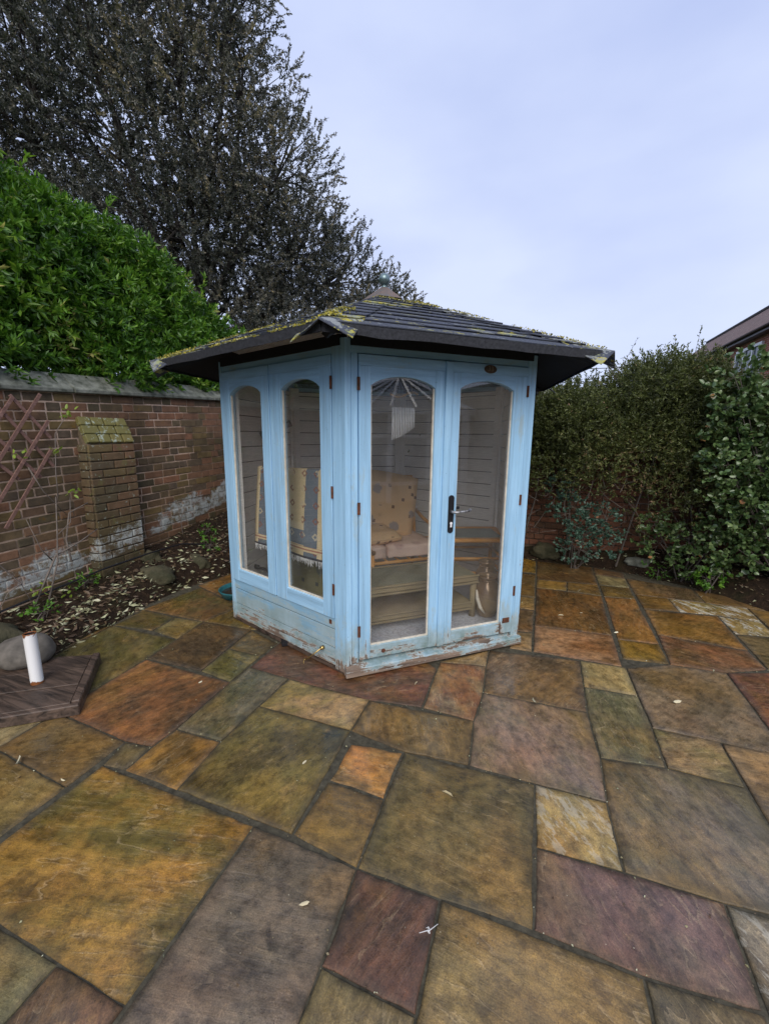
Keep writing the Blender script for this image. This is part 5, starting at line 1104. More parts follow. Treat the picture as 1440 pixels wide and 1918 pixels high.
tb.location = (-2.630, 1.372, 0.067); tb.rotation_euler = (math.radians(-1.5), math.radians(-3.5), 0)
def stone(name, loc, r, seed, mat, label, cat='stone', rz=0.0, amp=0.06, freq=1.6, sub=3, **k):
    bm = bmesh.new(); bmesh.ops.create_icosphere(bm, subdivisions=sub, radius=1.0)
    for v in bm.verts:
        n = noise.noise(v.co * freq + Vector((seed, 0, 0))) + 0.4 * noise.noise(v.co * freq * 2.7 + Vector((0, seed, 0)))
        v.co *= 1 + amp * 2 * n
        v.co = Vector((v.co.x * r[0], v.co.y * r[1], v.co.z * r[2]))
    me = bpy.data.meshes.new(name); bm.to_mesh(me); bm.free()
    return link(name, me, mat, loc=loc, rot=(0, 0, rz), smooth=True, label=label, cat=cat, **k)
stone('rounded_stone', (-2.96, 1.50, 0.135), (0.17, 0.14, 0.10), 3, MAT['stone'], 'smooth grey rounded boulder behind the white tube', rz=0.5)
stone('mossy_rock', (-3.46, 1.60, 0.05), (0.20, 0.15, 0.12), 5, MAT['rock'], 'large mossy rock at the left edge of the bed', 'rock', amp=0.16)
stone('mossy_rock', (-3.40, 2.86, 0.13), (0.20, 0.13, 0.10), 8, MAT['rock'], 'wedge shaped mossy rock among the pale fallen leaves', 'rock', rz=0.3, amp=0.16)
stone('mossy_rock', (-3.33, 3.32, 0.14), (0.15, 0.10, 0.10), 9, MAT['rock'], 'brown rock in the bed nearest the summerhouse', 'rock', amp=0.18)
stone('mossy_rock', (-3.58, 3.0, 0.24), (0.10, 0.09, 0.10), 12, MAT['rock'], 'upright greenish stone against the foot of the brick wall', 'rock', amp=0.2)
stone('mossy_rock', (0.22, 5.36, 0.10), (0.16, 0.10, 0.12), 16, MAT['rock'], 'dull green rock behind the right hand corner of the summerhouse', 'rock', amp=0.2)
stone('pale_stone', (1.22, 5.28, 0.10), (0.15, 0.07, 0.06), 17, MAT['coping'], 'pale flat stone at the edge of the right hand bed', 'stone', amp=0.2)
# teal saucer
sa = empty('plastic_saucer', (-2.55, 3.04, 0.003), label='teal plastic saucer of brown water half behind the summerhouse', cat='saucer')
m = MB(); m.lathe([(0.0, 0.0), (0.155, 0.0), (0.178, 0.055), (0.186, 0.066), (0.178, 0.070), (0.168, 0.058), (0.148, 0.012), (0.0, 0.010)], (0, 0, 0), 40, cap=False); m.build('dish', MAT['teal'], sa, smooth=True)
m = MB(); m.lathe([(0.0, 0.034), (0.158, 0.034), (0.150, 0.014), (0.0, 0.013)], (0, 0, 0), 40, cap=False); m.build('water', MAT['water'], sa)
# cable along the bed
m = MB(); m.tube([(x, y, soil_h(x, y) + h) for x, y, h in ((-3.62, 0.8, .1), (-3.62, 1.5, .10), (-3.60, 2.0, .12), (-3.56, 2.5, .13), (-3.5, 2.9, .11), (-3.5, 3.3, .06), (-3.4, 3.6, .02))], 0.008, 6)
m.build('garden_cable', MAT['black'], None, label='black cable running along the foot of the left wall', cat='cable')
# trellis on the wall
tr = empty('trellis', (-3.715, 2.0, 0.6), label='diamond trellis of weathered laths on the left brick wall', cat='trellis')
laths = [((2.053, 1.766), (1.20, 0.49), 1), ((2.243, 1.806), (1.45, 0.62), 1), ((2.275, 1.600), (1.65, 0.68), 1), ((2.275, 1.380), (1.88, 0.79), 1), ((1.84, 1.76), (1.0, 0.50), 1),
         ((2.041, 1.78), (2.285, 1.46), 0), ((1.78, 1.93), (2.277, 1.234), 0), ((1.53, 1.95), (2.174, 1.150), 0), ((1.45, 1.76), (2.02, 1.150), 0), ((1.2, 1.76), (1.85, 0.95), 0), ((1.0, 1.72), (1.7, 0.75), 0)]
for (ya, za), (yb, zb), fr_ in laths:
    A, Bv = Vector((0, ya - 2.0, za - 0.6)), Vector((0, yb - 2.0, zb - 0.6)); d = (Bv - A).normalized(); w = Vector((0, -d.z, d.y)) * 0.0125; x0 = 0.014 if fr_ else 0.002
    m = MB(); X0, X1 = Vector((x0, 0, 0)), Vector((x0 + 0.010, 0, 0)); m.prism([A - w + X0, A + w + X0, Bv + w + X0, Bv - w + X0], [A - w + X1, A + w + X1, Bv + w + X1, Bv - w + X1])
    m.build('lath', MAT['laths'], tr, bevel=0.0015)
# ------------------------------------------------------------------ foliage
def unit(a): return a / np.maximum(np.linalg.norm(a, axis=1, keepdims=True), 1e-9)
def leaf_mesh(name, P, D, L, W, tint, fold=0.25, roundish=False):
    n = len(P); D = unit(D); r = rng.normal(size=(n, 3)); S = unit(np.cross(D, r)); N = np.cross(S, D)
    N[:, 2] = np.where(N[:, 2] < 0, N[:, 2] * 1.0, N[:, 2])
    L = np.asarray(L).reshape(-1, 1) * np.ones((n, 1)); W = np.asarray(W).reshape(-1, 1) * np.ones((n, 1))
    droop = rng.uniform(-0.15, 0.25, (n, 1))
    if roundish:
        f = lambda a, b, c: P + D * L * a + S * W * b + N * W * c
        vs = np.stack([f(0, 0, 0), f(.22, -.42, fold * .7), f(.68, -.40, fold * .6), f(1, 0, -0.15), f(.68, .40, fold * .6), f(.22, .42, fold * .7), f(.5, 0, 0)], 1).reshape(-1, 3)
        k = 7; F = np.array([[0, 6, 2, 1], [6, 3, 2, 2], [0, 5, 4, 6], [6, 4, 3, 3]]); tri = np.array([[0, 6, 1], [6, 2, 1], [6, 3, 2], [0, 5, 6], [5, 4, 6], [6, 4, 3]])
    else:
        f = lambda a, b, c: P + D * L * a + S * W * b + N * L * c
        vs = np.stack([f(0, 0, 0), f(.45, -.5, fold * .3), P + D * L - N * L * droop, f(.45, .5, fold * .3)], 1).reshape(-1, 3)
        k = 4; tri = np.array([[0, 2, 1], [0, 3, 2]])
    faces = (np.arange(n)[:, None, None] * k + tri[None]).reshape(-1)
    me = bpy.data.meshes.new(name); nt = len(faces) // 3
    me.vertices.add(len(vs)); me.vertices.foreach_set('co', vs.astype(np.float32).ravel())
    me.loops.add(len(faces)); me.loops.foreach_set('vertex_index', faces.astype(np.int32))
    me.polygons.add(nt); me.polygons.foreach_set('loop_start', np.arange(0, 3 * nt, 3, dtype=np.int32)); me.polygons.foreach_set('loop_total', np.full(nt, 3, dtype=np.int32))
    me.update(calc_edges=True)
    at = me.attributes.new('tint', 'FLOAT', 'POINT'); at.data.foreach_set('value', np.repeat(np.clip(tint, 0, 1), k).astype(np.float32))
    return me
def tufts(C, A, m, length, spread, tip=0.7):
    "m leaves on each twig that starts at C and runs along A"
    n = len(C); t = rng.uniform(0.15, 1.0, (n, m, 1)) ** tip
    P = C[:, None, :] + A[:, None, :] * length * t
    D = unit((A[:, None, :] * 0.75 + rng.normal(size=(n, m, 3)) * spread).reshape(-1, 3))
    return P.reshape(-1, 3), D
def twig_mesh(m, C, A, length, r):
    for c, a in zip(C, A):
        c = Vector(c); a = Vector(a); m.tube([c, c + a * length * 0.5 + Vector((0, 0, 0.01)), c + a * length], [r, r * 0.7, r * 0.35], 3, False)
def lump_surface(lumps, per_m2, out=0.25, keep=None, zbias=0.25):
    Cs, As, Ls = [], [], []
    for li, (x, y, z, rx, ry, rz) in enumerate(lumps):
        ar = 4 * math.pi * ((rx * ry + ry * rz + rx * rz) / 3); n = int(ar * per_m2)
        d = unit(rng.normal(size=(n, 3))); rr = rng.uniform(1 - out, 1.0, (n, 1))
        p = np.array([x, y, z]) + d * np.array([rx, ry, rz]) * rr
        a = unit(d + np.array([0, 0, zbias]) + rng.normal(size=(n, 3)) * 0.35)
        if keep is not None:
            mk = keep(p); p, a = p[mk], a[mk]
        Cs.append(p); As.append(a); Ls.append(np.full(len(p), li))
    return np.concatenate(Cs), np.concatenate(As), np.concatenate(Ls)

MAT['moss'] = m_leaf('yellow_crust_moss', [(0.0, (0.10, 0.11, 0.05)), (0.35, (0.30, 0.27, 0.05)), (0.8, (0.50, 0.42, 0.05)), (1.0, (0.55, 0.55, 0.40))], 0.9, 0.05)
Pm = np.array(Pm); link('moss_crust', leaf_mesh('moss_crust', Pm, np.array(Dm), 0.013, 0.011, rng.random(len(Pm)), fold=0.4), MAT['moss'], roof, kind='stuff')
# holm oak behind the wall
OAK = [(-6.13,8.31,8.55,1.02),(-7.12,7.59,9.20,1.56),(-8.32,6.53,8.71,1.56),(-9.38,6.03,8.12,1.27),(-5.70,8.77,7.08,1.24),(-6.89,7.89,7.52,1.66),(-8.05,6.88,7.25,1.45),(-5.71,9.62,5.92,1.22),(-6.72,8.72,5.93,1.60),(-7.28,7.41,5.78,1.32),(-5.16,10.85,5.67,1.0),(-6.45,10.24,4.96,1.14),(-7.21,8.83,4.63,1.30),(-9.61,6.30,7.13,1.14),(-7.99,7.52,10.42,2.08),(-9.76,6.18,9.55,1.46),(-11.04,5.47,8.30,1.56),(-11.15,5.67,6.71,1.56),(-6.17,8.01,9.62,0.85),(-4.9,10.6,4.2,0.9),(-9.0,7.0,5.2,1.5),(-6.0,9.0,3.6,1.1),(-10.3,6.2,5.3,1.4)]
FAR = [(-4.48,12.11,5.25,0.86),(-3.88,12.84,5.05,0.50),(-4.9,12.0,4.2,0.9),(-3.9,12.7,4.2,0.8),(-3.3,13.1,4.1,0.6)]
def tree(name, blobs, trunk, ntw, m_leaves, L, W, label, seed, tmat='oak', twig=0.42, lean=0.4):
    rs = np.random.default_rng(seed); root = empty(name, (trunk[0], trunk[1], 0), label=label, cat='tree')
    T0 = Vector((trunk[0], trunk[1], 0)); o = T0.copy()
    tk = MB(); fork = Vector((trunk[0] + 0.2, trunk[1] + 0.1, trunk[2]))
    tk.tube([(0, 0, -0.1), (0.03, 0, trunk[2] * 0.5), fork - o], [trunk[3] * 1.3, trunk[3], trunk[3] * 0.85], 12); tk.build('trunk', MAT['bark'], root, smooth=True)
    tw = MB(); Cs, As, Ti = [], [], []
    for bi, (x, y, z, r) in enumerate(blobs):
        c = Vector((x, y, z)); mid = fork.lerp(c, 0.5) + Vector((rs.uniform(-.3, .3), rs.uniform(-.3, .3), rs.uniform(-.1, .5)))
        lm = MB(); r0 = trunk[3] * rs.uniform(0.26, 0.42)
        lm.tube([fork - o, fork.lerp(mid, .5) - o + Vector((rs.uniform(-.15, .15), rs.uniform(-.15, .15), .1)), mid - o, mid.lerp(c, .5) - o + Vector((rs.uniform(-.15, .15), 0, rs.uniform(-.1, .1))), c - o], [r0, r0 * .8, r0 * .62, r0 * .45, r0 * .3], 7)
        lm.build('limb', MAT['bark'], root, smooth=True)
        n = int(ntw * r * r * (1.15 if z < 6.8 else (0.62 if z > 8.2 else 0.85)))
        d = unit(rs.normal(size=(n, 3))); rr = rs.uniform(0.30, 1.0, (n, 1)) ** 0.55
        wob = 1 + 0.16 * np.sin(d[:, :1] * 7 + bi) * np.cos(d[:, 1:2] * 6 + bi * 2) + 0.10 * np.sin(d[:, 2:3] * 13 + bi)
        p = np.array([x, y, z]) + d * r * rr * wob * np.array([1, 1, 0.95])
        a = unit(d * 0.9 + np.array([0, 0, 0.45]) + rs.normal(size=(n, 3)) * lean)
        Cs.append(p); As.append(a)
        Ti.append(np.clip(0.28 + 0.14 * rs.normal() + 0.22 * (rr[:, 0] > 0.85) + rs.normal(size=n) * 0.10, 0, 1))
        for q in range(int(7 + 9 * r)):                       # branches through the crown
            v = Vector(d[q]) * r * float(rr[q, 0]) * 0.95; e = c + v; k = c.lerp(e, 0.5) + Vector((rs.uniform(-.15, .15), rs.uniform(-.15, .15), rs.uniform(-.05, .18)))
            tw.tube([c.lerp(mid, rs.uniform(0, .3)) - o, k - o, e - o + Vector((0, 0, .05))], [0.028, 0.017, 0.006], 5, False)
        sel = rs.choice(n, min(n, int(60 * r * r)), replace=False)
        for q in sel:
            cc = Vector(p[q]); s = cc.lerp(c, 0.35) + Vector((rs.uniform(-.1, .1), rs.uniform(-.1, .1), -.05)); tw.tube([s - o, s.lerp(cc, .6) - o + Vector((0, 0, .03)), cc - o + Vector(a[q]) * twig * 0.9], [0.009, 0.006, 0.002], 3, False)
    tw.build('branches', MAT['bark'], root, kind='stuff')
    C, A, T = np.concatenate(Cs), np.concatenate(As), np.concatenate(Ti)
    P, D = tufts(C, A, m_leaves, twig, 0.62); P = P - np.array(T0)
    tint = np.repeat(T, m_leaves) + rng.normal(size=len(P)) * 0.15
    link('foliage', leaf_mesh('foliage', P, D, rng.uniform(L * .7, L * 1.25, len(P)), rng.uniform(W * .7, W * 1.2, len(P)), tint), MAT[tmat], root, kind='stuff')
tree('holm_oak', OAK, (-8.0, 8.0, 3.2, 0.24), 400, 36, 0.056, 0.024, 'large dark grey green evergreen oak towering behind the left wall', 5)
tree('small_tree', FAR, (-4.2, 12.6, 2.6, 0.10), 420, 30, 0.060, 0.026, 'thin topped tree showing just right of the roof ball', 9, twig=0.38)

# glossy evergreen shrub over the left wall
def topz_shrub(y): return float(np.interp(y, [-1.5, 2.0, 2.7, 3.2, 3.75, 3.95, 4.5, 4.95, 5.4, 5.7, 6.3], [4.3, 3.95, 3.80, 3.82, 3.74, 3.48, 3.46, 3.20, 2.96, 2.86, 2.6]))
sh = empty('evergreen_shrub', (-4.9, 3.0, 0), label='dense bright green glossy shrub spilling over the top of the left wall', cat='shrub')
lumps = []; rs = np.random.default_rng(21)
y = -1.2
while y < 6.3:
    tz = topz_shrub(y); r = rs.uniform(0.30, 0.42)
    z = 2.06
    while z < tz:
        f = (z - 2.0) / (tz - 2.0); r = rs.uniform(0.20, 0.42); zz = min(z, tz - r * 0.92) + rs.uniform(-.06, .10)
        x = -4.16 - 0.62 * f ** 1.5 + rs.uniform(-0.18, 0.18)
        lumps.append((x, y + rs.uniform(-.15, .15), zz, r, r * 1.05, r * 0.92)); z += r * 0.82
    for x in (-5.0, -5.4): lumps.append((x, y, tz - 0.45 + rs.uniform(-.1, .08), 0.42, 0.42, 0.42))
    y += 0.33
for y in list(np.arange(-1.0, 2.35, .22)) + list(np.arange(3.2, 6.0, .24)): lumps.append((-3.99 + rs.uniform(-.05, .06), y, wall_top(y) + 0.20 + rs.uniform(-.04, .08), .17, .2, .14))
C, A, LI = lump_surface(lumps, 105, 0.50, keep=lambda p: (p[:, 2] > 1.93) & ((p[:, 0] < -3.80) | (p[:, 2] > 2.02)) & (p[:, 0] < -3.66), zbias=0.35)
A = unit(A + np.array([0.35, -0.25, 0.0]))
lt = rs.normal(size=len(lumps)) * 0.13
P, D = tufts(C, A, 13, 0.15, 0.62)
tint = 0.40 + np.repeat(lt[LI], 13) + rng.normal(size=len(P)) * 0.17 + (rng.random(len(P)) > 0.992) * 0.5
yy = rs.uniform(-1, 6.2, 90); sc = np.stack([rs.uniform(-5.2, -4.5, 90), yy, np.array([topz_shrub(q) for q in yy]) - rs.uniform(0.05, 0.55, 90)], 1)
sc[:, 0] += np.where(sc[:, 2] < 3.3, 0.25, 0.0)
sa2 = unit(np.stack([rs.uniform(0.0, .9, 90), rs.normal(size=90) * .35, np.ones(90)], 1)); P2, D2 = tufts(sc, sa2, 26, 0.38, 0.6)
P = np.concatenate([P, P2]); D = np.concatenate([D, D2]); tint = np.concatenate([tint, 0.68 + rng.normal(size=len(P2)) * .14])
link('foliage', leaf_mesh('foliage', P - np.array([-4.9, 3, 0]), D, rng.uniform(0.050, 0.095, len(P)), rng.uniform(0.018, 0.032, len(P)), tint), MAT['shrub'], sh, kind='stuff')
m = MB()
for i in range(14):
    l = lumps[rs.integers(len(lumps))]; m.tube([(rs.uniform(-.2, .2), rs.uniform(-1, 2), 0), (l[0] + 4.9 - .3, l[1] - 3, l[2] - .5), (l[0] + 4.9, l[1] - 3, l[2])], [0.03, 0.018, 0.006], 5, False)
m.build('stems', MAT['twig'], sh, kind='stuff')

# clipped hedge along the back wall
def topz_hedge(x): return float(np.interp(x, [-1.5, -0.1, 0.4, 0.62, 0.80, 1.08, 1.35, 1.5, 1.62, 1.9, 2.4, 4.2], [1.95, 1.98, 2.02, 2.10, 2.20, 2.29, 2.30, 2.22, 2.10, 2.04, 2.0, 2.0]))
hg = empty('clipped_hedge', (1.0, 5.15, 0), label='brown green small leaved hedge in front of the back brick wall', cat='hedge')
lumps = []; rs = np.random.default_rng(33)
x = -1.3
while x < 4.0:
    tz = topz_hedge(x) + rs.uniform(-.14, .08); z = (0.98 if x < 1.0 else 0.74) + rs.uniform(-.16, .22)
    while z < tz:
        r = rs.uniform(0.17, 0.28); lumps.append((x + rs.uniform(-.08, .08), 5.02 + rs.uniform(-.13, .09) - 0.10 * min(1, (z - 1.0)), min(z, tz - r * 0.95), r, r, r)); z += r * 0.72
    lumps.append((x, 5.45, tz - 0.25, 0.27, 0.30, 0.25)); lumps.append((x, 5.3, tz - 0.3, 0.27, 0.30, 0.27))
    x += 0.185
lumps = [l for l in lumps if rs.random() > (0.14 if l[2] > 1.35 else 0.34) or l[1] > 5.2]
C, A, LI = lump_surface(lumps, 215, 0.6, zbias=0.7)
hz = C[:, 2]; thin = np.clip((hz - 0.65) / 0.85, 0.2, 1.0); mk = rng.random(len(C)) < thin; C, A, LI = C[mk], A[mk], LI[mk]
lt = rs.normal(size=len(lumps)) * 0.16
P, D = tufts(C, A, 13, 0.15, 0.50)
tint = 0.32 + np.repeat(lt[LI], 13) + rng.normal(size=len(P)) * 0.16 + np.repeat(np.clip((1.5 - C[:, 2]) * 0.3, 0, .25), 13)
link('foliage', leaf_mesh('foliage', P - np.array([1.0, 5.15, 0]), D, rng.uniform(0.020, 0.042, len(P)), rng.uniform(0.008, 0.015, len(P)), tint), MAT['hedge'], hg, kind='stuff')
m = MB()
xs = rs.uniform(-1.0, 3.6, 85)
sprC = np.array([(x, 5.0 + rs.uniform(-.15, .2), topz_hedge(x) - 0.06) for x in xs]); sprA = unit(np.stack([rs.normal(size=85) * .28, rs.normal(size=85) * .2, np.ones(85)], 1))
lens = rs.uniform(0.08, 0.26, 85) * np.where((np.abs(xs - .8) < .1) | (np.abs(xs - 1.33) < .12) | (np.abs(xs - .47) < .06), 1.6, 0.9)
PP, DD = [], []
for c, a, l in zip(sprC, sprA, lens):
    m.tube([Vector(c) - Vector((1, 5.15, 0)), Vector(c + a * l) - Vector((1, 5.15, 0))], [0.003, 0.001], 3, False)
    t = rng.uniform(0.1, 1, (30, 1)); PP.append(c + a * l * t); DD.append(unit(a * 0.9 + rng.normal(size=(30, 3)) * .5))
P = np.concatenate(PP); D = np.concatenate(DD)
link('upright_sprigs', leaf_mesh('sprigs', P - np.array([1.0, 5.15, 0]), D, rng.uniform(0.02, 0.032, len(P)), rng.uniform(0.009, 0.013, len(P)), 0.45 + rng.normal(size=len(P)) * .22), MAT['hedge'], hg, kind='stuff')
for i in range(420):                                            # bare twigs low down
    x = rs.uniform(-0.8, 3.4); z = rs.uniform(0.40, 1.45); p = Vector((x, 5.05 + rs.uniform(-.18, .25), z)) - Vector((1, 5.15, 0)); d = Vector((rs.normal() * .5, rs.normal() * .35, rs.uniform(-.3, 1))).normalized() * rs.uniform(.12, .35)
    m.tube([p, p + d * .5 + Vector((rs.normal() * .02, 0, rs.normal() * .02)), p + d], [0.0035, 0.0025, 0.001], 3, False)
for i in range(7):
    x = -0.8 + i * 0.62 + rs.uniform(-.1, .1); l = Vector((x + rs.uniform(-.3, .3), 5.1, 1.6)) - Vector((1, 5.15, 0)); p = Vector((x, 5.2, 0.05)) - Vector((1, 5.15, 0))
    m.tube([p, p.lerp(l, .5) + Vector((rs.uniform(-.08, .08), 0, 0)), l], [0.012, 0.009, 0.005], 5, False)
m.build('twigs', MAT['twig'], hg, kind='stuff')

def bush(name, lumps, per, leaves, tw, L, W, mat, label, cat, tint0=0.45, roundish=True, base=None, spread=0.7, zb=0.3, seed=1, keep=None):
    rs = np.random.default_rng(seed); b = base or (lumps[0][0], lumps[0][1]); z0 = soil_h(*b) if -3.9 < b[0] < 4.5 else 0
    root = empty(name, (b[0], b[1], z0), label=label, cat=cat); o = np.array([b[0], b[1], z0])
    C, A, LI = lump_surface(lumps, per, 0.6, zbias=zb, keep=keep); P, D = tufts(C, A, leaves, tw, spread)
    D = unit(D * np.array([1, 1, 0.75]))
    link('foliage', leaf_mesh('foliage', P - o, D, rng.uniform(L * .65, L * 1.2, len(P)), rng.uniform(W * .7, W * 1.15, len(P)), tint0 + rng.normal(size=len(P)) * 0.2 + (rng.random(len(P)) > .985) * .5, roundish=roundish, fold=0.3), MAT[mat], root, kind='stuff')
    m = MB()
    for (x, y, z, *_r) in lumps:
        p = Vector((rs.uniform(-.05, .05), rs.uniform(-.04, .04), -0.03)); e = Vector((x, y, z)) - Vector(o); m.tube([p, p.lerp(e, .5) + Vector((rs.uniform(-.04, .04), rs.uniform(-.04, .04), 0)), e], [0.010, 0.007, 0.004], 5, False)
    for i in range(min(len(C), 120)):
        q = rs.integers(len(C)); c = Vector(C[q] - o); m.tube([c - Vector(A[q]) * .08, c + Vector(A[q]) * tw], [0.003, 0.0015], 3, False)
    m.build('stems', MAT['twig'], root, kind='stuff'); return root
rs = np.random.default_rng(44); lumps = []
for z in np.arange(0.5, 2.08, 0.17):
    for x in np.arange(1.72 - 0.08 * (z > 1.3), 3.3, 0.24):
        r = rs.uniform(0.15, 0.22); lumps.append((x + rs.uniform(-.07, .07) + (0.16 if z < 1.0 else 0), 4.62 + rs.uniform(-.12, .12), z, r, r, r))
bush('leafy_climber', lumps, 85, 6, 0.10, 0.048, 0.044, 'climber', 'tall glossy round leaved evergreen at the right edge in front of the hedge', 'shrub', base=(2.3, 4.75), seed=2, tint0=0.42)
bush('blue_green_shrub', [(0.42, 5.02, 0.72, .17, .15, .20), (0.62, 5.0, 0.50, .17, .15, .18), (0.32, 5.08, 0.95, .13, .12, .17), (0.78, 5.0, 0.62, .12, .12, .14), (0.5, 4.95, 0.32, .2, .14, .14), (0.85, 4.98, 0.36, .13, .12, .12)], 150, 7, 0.09, 0.040, 0.028, 'bluegreen', 'blue green leafy shrub by the right corner of the summerhouse', 'shrub', base=(0.55, 5.12), seed=3)
bush('blue_green_shrub', [(1.32, 4.98, 0.42, .18, .14, .16), (1.55, 4.9, 0.52, .17, .14, .16), (1.75, 4.85, 0.66, .13, .12, .13), (1.25, 4.98, 0.62, .10, .1, .12), (1.6, 4.82, 0.28, .18, .12, .13), (1.9, 4.8, 0.42, .14, .12, .14)], 140, 7, 0.09, 0.046, 0.036, 'climber', 'low dark glossy shrub in the right hand bed left of the climber', 'shrub', base=(1.55, 5.0), seed=4)
bush('fresh_green_plant', [(1.72, 4.72, 0.16, .10, .07, .09), (1.80, 4.72, 0.24, .05, .05, .06)], 260, 5, 0.05, 0.045, 0.030, 'lime', 'small vivid green leafy plant low in the right hand bed', 'plant', base=(1.72, 4.76), seed=5, tint0=0.5)
bush('low_green_plant', [(1.36, 5.03, 0.10, .13, .06, .06)], 260, 7, 0.06, 0.04, 0.012, 'lime', 'low tuft of narrow green leaves behind the pale flat stone', 'plant', base=(1.36, 5.05), seed=6, tint0=0.25, roundish=False)
bush('low_green_plant', [(1.62, 4.93, 0.07, .09, .05, .05)], 300, 7, 0.07, 0.05, 0.014, 'lime', 'bright low tuft of leaves at the front edge of the right hand bed', 'plant', base=(1.62, 4.94), seed=7, tint0=0.45, roundish=False)
for i, (x, y, lab) in enumerate([(-3.55, 3.75, 'small yellow green weed at the wall foot beside the summerhouse'), (-3.35, 3.55, 'low green weed in the leaf litter left of the summerhouse'), (-3.6, 2.35, 'green weed growing at the foot of the buttress'), (-3.45, 1.9, 'yellowing weed below the bare climbing stems')]):
    bush('garden_weed', [(x, y, soil_h(x, y) + 0.06, .09, .08, .05)], 260, 6, 0.05, 0.035, 0.016, 'lime', lab, 'weed', base=(x, y), seed=20 + i, tint0=0.35, roundish=False)

# bare climbing stems on the left wall
vn = empty('bare_climber', (-3.6, 2.02, 0.1), label='bare stemmed climber with a few yellow leaves against the left wall', cat='climber')
paths = [[(2.003, 0.10), (2.115, 0.483), (2.17, 0.693), (2.188, 0.999)], [(2.007, 1.247), (2.098, 1.053), (2.269, 0.831)], [(2.22, 0.45), (2.232, 0.634), (2.272, 0.853), (2.411, 0.923)], [(1.70, 0.62), (1.77, 0.541), (1.85, 0.391), (1.931, 0.12)], [(1.931, 0.15), (2.128, 0.524), (2.30, 0.60), (2.497, 0.67)],
         [(2.115, 0.483), (2.02, 0.60), (1.95, 0.86)], [(2.17, 0.693), (2.25, 0.78), (2.30, 0.98)], [(2.188, 0.999), (2.20, 1.2), (2.26, 1.5), (2.36, 1.68)], [(1.85, 0.39), (1.78, 0.33), (1.70, 0.2)], [(3.40, 0.42), (3.42, 0.62), (3.36, 0.80)], [(3.42, 0.60), (3.52, 0.74)]]
for j, p in enumerate(paths):
    m = MB(); pts = []
    for i, (yy, zz) in enumerate(p): pts.append((0.02 + 0.03 * math.sin(i * 2 + j), yy - 2.02, zz - 0.1))
    m.tube(pts, [0.0075 * (1 - 0.6 * i / (len(pts) - 1)) * (1.2 if j in (0, 4, 2) else 0.7) for i in range(len(pts))], 6); m.build('stem', MAT['twigl'], vn, smooth=True)
PP = []
for (yy, zz, k) in ((2.30, 1.02, 9), (2.33, 1.66, 12), (2.16, 0.22, 8), (1.95, 1.32, 6), (2.22, 1.35, 5), (1.98, 0.3, 8)):
    PP.append(np.array([0.04, yy - 2.02, zz - 0.1]) + rng.normal(size=(k, 3)) * 0.03)
PP = np.concatenate(PP); link('leaves', leaf_mesh('leaves', PP, rng.normal(size=(len(PP), 3)), 0.045, 0.022, np.full(len(PP), 0.97), roundish=True), MAT['lime'], vn, kind='stuff')

# fallen leaves
def litter(name, pts, lo, hi, mat, tint, label, W=0.34):
    n = len(pts); P = np.array([(x, y, soil_h(x, y) + 0.006 + random.random() * 0.012) for x, y in pts])
    D = rng.normal(size=(n, 3)) * np.array([1, 1, 0.22]); L = rng.uniform(lo, hi, n)
    link(name, leaf_mesh(name, P, D, L, L * rng.uniform(W * .7, W * 1.3, n), tint, fold=0.35), MAT[mat], kind='stuff', label=label)
pts, tt = [], []; rs = np.random.default_rng(55)
while len(pts) < 3000:
    x, y = rs.uniform(-3.75, -2.5), rs.uniform(0.9, 4.6)
    if in_poly(x, y, BORDER): continue
    d = edge_dist(x, y, BORDER)
    if rs.random() > (1.0 if d < 0.30 else 0.62): continue
    pts.append((x, y)); tt.append(rs.choice([rs.uniform(0, .35), rs.uniform(.45, 1.0)], p=[0.50, 0.50] if d < 0.30 and y < 3.2 else [0.76, 0.24]))
litter('leaf_litter', pts, 0.024, 0.074, 'litter', np.array(tt), 'pale and brown fallen leaves littering the left hand bed')
pts, tt = [], []
while len(pts) < 2200:
    x, y = rs.uniform(-0.2, 4.0), rs.uniform(3.2, 5.38)
    if in_poly(x, y, BORDER): continue
    pts.append((x, y)); tt.append(rs.choice([rs.uniform(0, .4), rs.uniform(.45, .9)], p=[0.72, 0.28]))
litter('leaf_litter', pts, 0.025, 0.055, 'litter', np.array(tt), 'brown fallen leaves on the dark soil of the right hand bed')
SPOTS = [(-0.219, 1.499, .052, 'curled pale leaf with a brown tip on the big olive slab'), (-0.576, 2.248, .045, 'white sliver of leaf on the dark red slab by the sill'), (0.902, 2.597, .06, 'long pale leaf on the grey slab to the right'),
         (0.093, 2.331, .045, 'small pale leaf on the joint beside the pinkish slab'), (0.497, 4.275, .07, 'pale leaf on the amber slabs behind the right corner'), (0.337, 3.623, .05, 'pale curled leaf on the amber slab nearest the summerhouse'),
         (-2.12, 0.975, .06, 'broken white leaf on the yellow slab at the left edge'), (-1.852, 0.996, .03, 'tiny white scrap on the joint at the corner of the gold slab'), (-0.895, 1.46, .03, 'little white scrap on the mottled olive slab'),
         (-0.583, 0.944, .035, 'white scrap on the purple grey slab in the foreground'), (-1.819, 1.792, .03, 'thin pale scrap on the rusty red slab'), (0.72, 3.45, .04, 'little straw coloured leaf near the gold slab'), (1.60, 4.55, .06, 'yellow leaf lying on the far right slabs'), (0.471, 3.733, .03, 'crumb of pale leaf left of the amber joint')]
for i, (x, y, L, lab) in enumerate(SPOTS):
    me = leaf_mesh('fallen_leaf', np.array([[0, 0, 0.0]]), rng.normal(size=(1, 3)) * np.array([[1, 1, 0.0]]), L, L * 0.33, np.array([random.random()]), fold=0.4, roundish=True)
    zmin = min(v.co.z for v in me.vertices); link('fallen_leaf', me, MAT['dryleaf'], loc=(x, y, 0.0065 - zmin), label=lab, cat='leaf')
m = MB(); 
